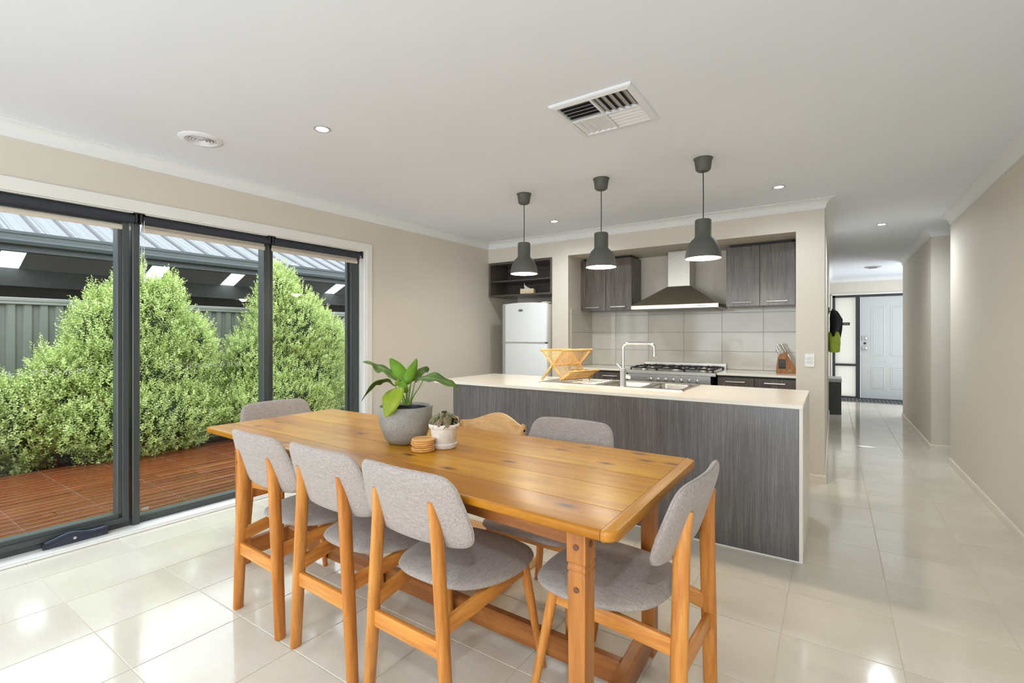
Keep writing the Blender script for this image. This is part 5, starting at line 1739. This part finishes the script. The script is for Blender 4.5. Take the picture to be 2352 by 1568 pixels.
CH = make_chair()
CG = 'grey upholstered dining chairs round the table'
spots = [(-2.117, 1.136, -0.045, 'grey chair on the near long side at the window end of the table'),
         (-1.637, 1.128, -0.035, 'middle grey chair of the three on the near long side'),
         (-1.172, 1.120, -0.02, 'grey chair on the near long side closest to the viewer'),
         (-0.366, 1.594, PI / 2 - 0.045, 'grey chair at the end of the table nearest the island corner'),
         (-3.010, 1.735, -PI / 2 - 0.02, 'grey chair at the window end of the table, backrest against the glass'),
         (-1.098, 2.165, PI, 'grey chair on the far side of the table before the island')]
for i, (x, y, a, lab) in enumerate(spots):
    c = CH if i == 0 else copy_tree(CH)
    c.location = (x, y, 0); c.rotation_euler = (0, 0, a)
    tag(c, lab, 'chair', CG)

# ------------------------------------------------------------------ wooden high chair on the far side
hc = empty('high_chair', (-1.612, 2.14, 0), PI, label='pale bent plywood high chair on far side, beside the grey chair', cat='high chair')
for s in (-1, 1):
    d = [Vector((s * 0.235, -0.03 + 0.30 * (1 - z / 0.8), z)) for z in (0.04, 0.4, 0.76, 0.795)]
    bm = NB()
    tube(bm, d, [0.024, 0.024, 0.024, 0.013], 12, sx=0.5, sy=1.3, ref=(1, 0, 0))
    up_ = obj('upright', bm, M['ply'], hc, 50)
    obj('bolt', cyl(NB(), (s * 0.246, -0.012, 0.765), (s * 0.250, -0.012, 0.765), 0.007, 12), M['black'], up_, 40)
    obj('runner', bbox((s * 0.235 - 0.012, -0.20, 0.0), (s * 0.235 + 0.012, 0.32, 0.045), 0.01, 2), M['ply'], hc)
bm = NB()
N = 24
top, bot = [], []
for i in range(N + 1):
    u = -1 + 2 * i / N
    x = u * 0.228
    y = -0.055 - 0.075 * (1 - u * u)
    zt_ = 0.772 + 0.052 * (0.5 + 0.5 * math.cos(PI * min(1, abs(u) / 0.92))) 
    zb_ = 0.62 - 0.02 * (1 - u * u)
    top.append((x, y, zt_)); bot.append((x, y + 0.01, zb_))
vsT = [[bm.verts.new((p[0], p[1] + o_y, p[2])) for p in q] for q in (top, bot) for o_y in (0.005, -0.005)]
tF, tB, bF, bB = vsT
for i in range(N):
    bm.faces.new((tF[i], tF[i + 1], bF[i + 1], bF[i])); bm.faces.new((tB[i], bB[i], bB[i + 1], tB[i + 1]))
    bm.faces.new((tF[i], tB[i], tB[i + 1], tF[i + 1])); bm.faces.new((bF[i], bF[i + 1], bB[i + 1], bB[i]))
bm.faces.new((tF[0], bF[0], bB[0], tB[0])); bm.faces.new((tF[N], tB[N], bB[N], bF[N]))
obj('backrest', bm, M['ply'], hc, 40)
obj('seat', bbox((-0.222, -0.02, 0.515), (0.222, 0.24, 0.532), 0.005, 2), M['ply'], hc)
obj('footrest', bbox((-0.222, 0.06, 0.24), (0.222, 0.36, 0.257), 0.005, 2), M['ply'], hc)
obj('cross_rail', bbox((-0.222, 0.1, 0.12), (0.222, 0.12, 0.17), 0.004), M['ply'], hc)

# ------------------------------------------------------------------ coasters
NCO = 6
for k in range(NCO):
    bm = lathe(NB(), [(0, 0.0), (0.047, 0.0), (0.051, 0.003), (0.051, 0.0055), (0.047, 0.0085), (0.043, 0.0085), (0.041, 0.0065), (0, 0.0065)], seg=36)
    o = obj('coaster', bm, M['coaster'], None, 35, None, (-1.488 + random.uniform(-.003, .003), 1.52 + random.uniform(-.003, .003), TZ + 0.0012 + k * 0.0087))
    o.rotation_euler = (0, 0, random.uniform(0, 3))
    w_ = ['lowest', 'second', 'third', 'fourth', 'fifth', 'topmost'][k]
    tag(o, 'round timber coaster, %s from the table in the stack of six' % w_ if 0 < k < 5 else 'round timber coaster, %s of the stack of six on table' % w_, 'coaster', 'round timber coasters in a stack')

# ------------------------------------------------------------------ peace lily in concrete pot
PB = Vector((-1.672, 1.592, TZ + 0.001))
pl = empty('potted_lily', PB, label='large leafy peace lily in a speckled grey concrete pot on the table', cat='potted plant')
prof = [(0, 0), (0.068, 0), (0.078, 0.004), (0.098, 0.030), (0.116, 0.075), (0.124, 0.12), (0.1265, 0.168), (0.1245, 0.1715), (0.116, 0.1715), (0.113, 0.166), (0.110, 0.13), (0.0, 0.128)]
obj('pot', lathe(NB(), prof, seg=56), M['concrete'], pl, 40)
obj('inner_pot', lathe(NB(), [(0.104, 0.135), (0.106, 0.160), (0.100, 0.160), (0.098, 0.135)], seg=40), M['innerpot'], pl, 40)
obj('soil', lathe(NB(), [(0.0, 0.148), (0.05, 0.147), (0.101, 0.144)], seg=30), M['soil'], pl, 40)
W0 = (PB - Vector((0, 0, 0))).dot(F_)


def crop(cx, cy): return 800 + 0.19136 * cx, 780 + 0.19136 * cy


def leaf_mesh(center, width, side_fn, fold=0.12, wav=0.0, n=14):
    """blade along a 3D centre line with a folded midrib"""
    C3 = [Vector(p) for p in catmull(center, 5, closed=False)]
    m = len(C3)
    bm = NB()
    rows = []
    for i, p in enumerate(C3):
        t = i / (m - 1)
        tan = (C3[min(i + 1, m - 1)] - C3[max(i - 1, 0)]).normalized()
        s = side_fn(t)
        s = (s - tan * s.dot(tan)).normalized()
        nn = tan.cross(s).normalized()
        w = width * (math.sin(PI * min(1, t * 0.97 + 0.03)) ** 0.75) * (1.25 - 0.55 * t) if t < 1 else 0.0
        w = max(w, 0.0006)
        row = []
        for q in (-1, -0.5, 0, 0.5, 1):
            lift = fold * abs(q) * w + wav * w * math.sin(t * 17 + q) * abs(q)
            row.append(bm.verts.new(p + s * (q * w) + nn * lift))
        rows.append(row)
    for A, B in zip(rows, rows[1:]):
        for k in range(4): bm.faces.new((A[k], A[k + 1], B[k + 1], B[k]))
    return bm


def add_leaf(pts, dz, width, side, mat, stem, fold=0.12, wav=0.0):
    """pts: photo crop points; dz: depth offsets from the pot; side: world vector(s) across the blade"""
    c3 = [at(*crop(x, y), W0 + d) - PB for (x, y), d in zip(pts, dz)]
    sf = (lambda t: side) if not callable(side) else side
    lf_ = obj('leaf', leaf_mesh(c3, width, sf, fold, wav), mat, pl, 180)
    md = lf_.modifiers.new('thick', 'SOLIDIFY'); md.thickness = 0.0008
    s3 = [at(*crop(x, y), W0 + d) - PB for (x, y), d in stem]
    s3 = [Vector(p) for p in catmull(s3 + [c3[0]], 4, closed=False)]
    k = len(s3)
    obj('petiole', tube(NB(), s3, [0.0042 - 0.0022 * i / (k - 1) for i in range(k)], 8), M['stem'], lf_, 180)
    # midrib along the blade
    mr_ = [Vector(p) for p in catmull(c3, 4, closed=False)]
    obj('midrib', tube(NB(), mr_, [0.0016 - 0.0012 * i / (len(mr_) - 1) for i in range(len(mr_))], 6), M['stem'], lf_, 180)


RT, UPV = R_, Vector((0, 0, 1))
BACK = F_
# long dark leaf arching to the left, seen nearly edge on
add_leaf([(585, 490), (520, 405), (440, 350), (350, 325), (270, 270), (170, 263)], [0.06, 0.08, 0.10, 0.12, 0.12, 0.12], 0.028, UPV * 0.5 + BACK * 0.9, M['lily_dark'], [((670, 790), 0.0), ((630, 640), 0.03)], 0.2, 0.3)
# drooping leaf to the lower left
add_leaf([(560, 555), (500, 505), (420, 487), (330, 512), (235, 605), (155, 738)], [-0.02, -0.04, -0.07, -0.10, -0.12, -0.13], 0.027, BACK * 0.9 - UPV * 0.35, M['lily_dark'], [((675, 790), 0.0), ((620, 650), 0.0)], 0.2, 0.15)
# broad yellowing leaf that hangs over the rim
add_leaf([(596, 572), (566, 620), (532, 700), (492, 810), (448, 930)], [-0.09, -0.115, -0.14, -0.152, -0.152], 0.052, RT * 0.93 + UPV * 0.32 - BACK * 0.1, M['lily_yellow'], [((690, 790), 0.0), ((668, 690), -0.02), ((640, 620), -0.05)], 0.06, 0.015)
# tall upright leaf, left
add_leaf([(688, 490), (650, 430), (590, 350), (540, 280), (500, 222)], [0.02, 0.035, 0.05, 0.06, 0.06], 0.031, RT * 0.75 + UPV * 0.6 + BACK * 0.2, M['lily'], [((700, 790), 0.0), ((694, 640), 0.005)], 0.14, 0.05)
# tall upright leaf, right
add_leaf([(690, 540), (715, 470), (750, 390), (790, 305), (818, 222)], [-0.01, -0.01, 0.0, 0.01, 0.02], 0.026, RT * 0.9 - UPV * 0.42, M['lily'], [((705, 790), 0.0), ((700, 660), 0.0)], 0.3, 0.05)
# narrow leaf behind with folded tip
add_leaf([(755, 500), (800, 445), (860, 398), (915, 365), (948, 352), (946, 408)], [0.05, 0.07, 0.09, 0.10, 0.11, 0.10], 0.019, UPV * 0.8 + BACK * 0.5, M['lily_dark'], [((715, 790), 0.02), ((735, 640), 0.03)], 0.35, 0.05)
# long wavy leaf to the right
add_leaf([(800, 505), (880, 470), (990, 455), (1090, 480), (1190, 515), (1270, 560), (1340, 636)], [0.03, 0.03, 0.02, 0.0, -0.02, -0.03, -0.04], 0.026, UPV * 0.62 + BACK * 0.8, M['lily_dark'], [((722, 790), 0.0), ((760, 680), 0.015)], 0.22, 0.35)
# small bronze leaves in the middle
add_leaf([(700, 560), (650, 530), (600, 520), (555, 545)], [0.03, 0.04, 0.04, 0.03], 0.022, UPV * 0.9 + BACK * 0.3, M['lily_yellow'], [((700, 790), 0.02), ((705, 640), 0.02)], 0.2, 0.1)
add_leaf([(640, 500), (660, 560), (685, 610), (690, 640)], [-0.03, -0.04, -0.04, -0.03], 0.020, RT, M['lily'], [((695, 790), 0.0), ((690, 560), -0.01)], 0.2, 0.1)
for (pts, d) in (([(745, 790), (775, 690), (850, 575), (900, 478)], 0.026), ([(712, 790), (725, 680), (738, 560)], 0.0)):
    s3 = [Vector(p) for p in catmull([at(*crop(*q), W0 + d) - PB for q in pts], 4, closed=False)]
    obj('petiole', tube(NB(), s3, 0.0028, 8), M['stem'], pl, 180)

# ------------------------------------------------------------------ small plant in white pot
QB = Vector((-1.452, 1.617, TZ + 0.001))
pp = empty('potted_peperomia', QB, label='small reddish green plant in a chalky white pot beside the coasters', cat='potted plant')
obj('saucer', lathe(NB(), [(0, 0), (0.052, 0), (0.056, 0.004), (0.059, 0.022), (0.056, 0.024), (0.052, 0.020), (0, 0.008)], seg=40), M['white_pot'], pp, 40)
obj('pot', lathe(NB(), [(0, 0.009), (0.045, 0.009), (0.050, 0.014), (0.0615, 0.088), (0.066, 0.089), (0.069, 0.094), (0.069, 0.104), (0.066, 0.107), (0.061, 0.107), (0.059, 0.095), (0, 0.093)], seg=44), M['white_pot'], pp, 40)
obj('soil', lathe(NB(), [(0, 0.100), (0.0595, 0.098)], seg=26), M['soil'], pp, 40)
rng = random.Random(4)
for k in range(84):
    a = k * 2.399 + rng.uniform(-0.3, 0.3)
    r = 0.061 * math.sqrt((k + 0.5) / 84)
    zc = 0.156 - 0.040 * (r / 0.061) ** 2 + rng.uniform(-0.010, 0.010)
    p = Vector((r * math.cos(a), r * math.sin(a), zc))
    outv = Vector((math.cos(a), math.sin(a), 0))
    tilt = 0.35 + 0.75 * (r / 0.061) + rng.uniform(-0.5, 0.3)
    yaw = rng.uniform(-0.7, 0.7)
    outv = Vector((math.cos(a + yaw), math.sin(a + yaw), 0))
    d = (outv * math.cos(tilt) - UPV * math.sin(tilt) * 0.9).normalized()
    nrm = (outv * math.sin(tilt) + UPV * math.cos(tilt)).normalized()
    sd = d.cross(nrm).normalized()
    Ls, Ws = rng.uniform(0.0145, 0.019), rng.uniform(0.009, 0.0115)
    bm = NB()
    def pt(t, k_):
        u = math.cos(t) * Ls * (1 + 0.18 * math.cos(t)) * k_; v = math.sin(t) * Ws * k_
        return p + d * (u + Ls * 0.3) + sd * v - nrm * (0.006 * ((u / Ls) ** 2 + 0.6 * (v / Ws) ** 2)) + nrm * 0.0012 * math.cos(t * 4) * k_ * (1 - k_)
    cv = bm.verts.new(pt(0, 0))
    r1 = [bm.verts.new(pt(2 * PI * i / 16, 0.55)) for i in range(16)]
    r2 = [bm.verts.new(pt(2 * PI * i / 16, 1.0)) for i in range(16)]
    for i in range(16):
        j = (i + 1) % 16
        bm.faces.new((cv, r1[i], r1[j])); bm.faces.new((r1[i], r2[i], r2[j], r1[j]))
    lf_ = obj('leaf', bm, M['pep' if k % 3 else 'pep_red'], pp, 180)
    if k % 2 == 0:
        obj('stalk', tube(NB(), [p - nrm * 0.0005, Vector((p.x * 0.5, p.y * 0.5, 0.105))], 0.0011, 5), M['peg'], lf_, 180)
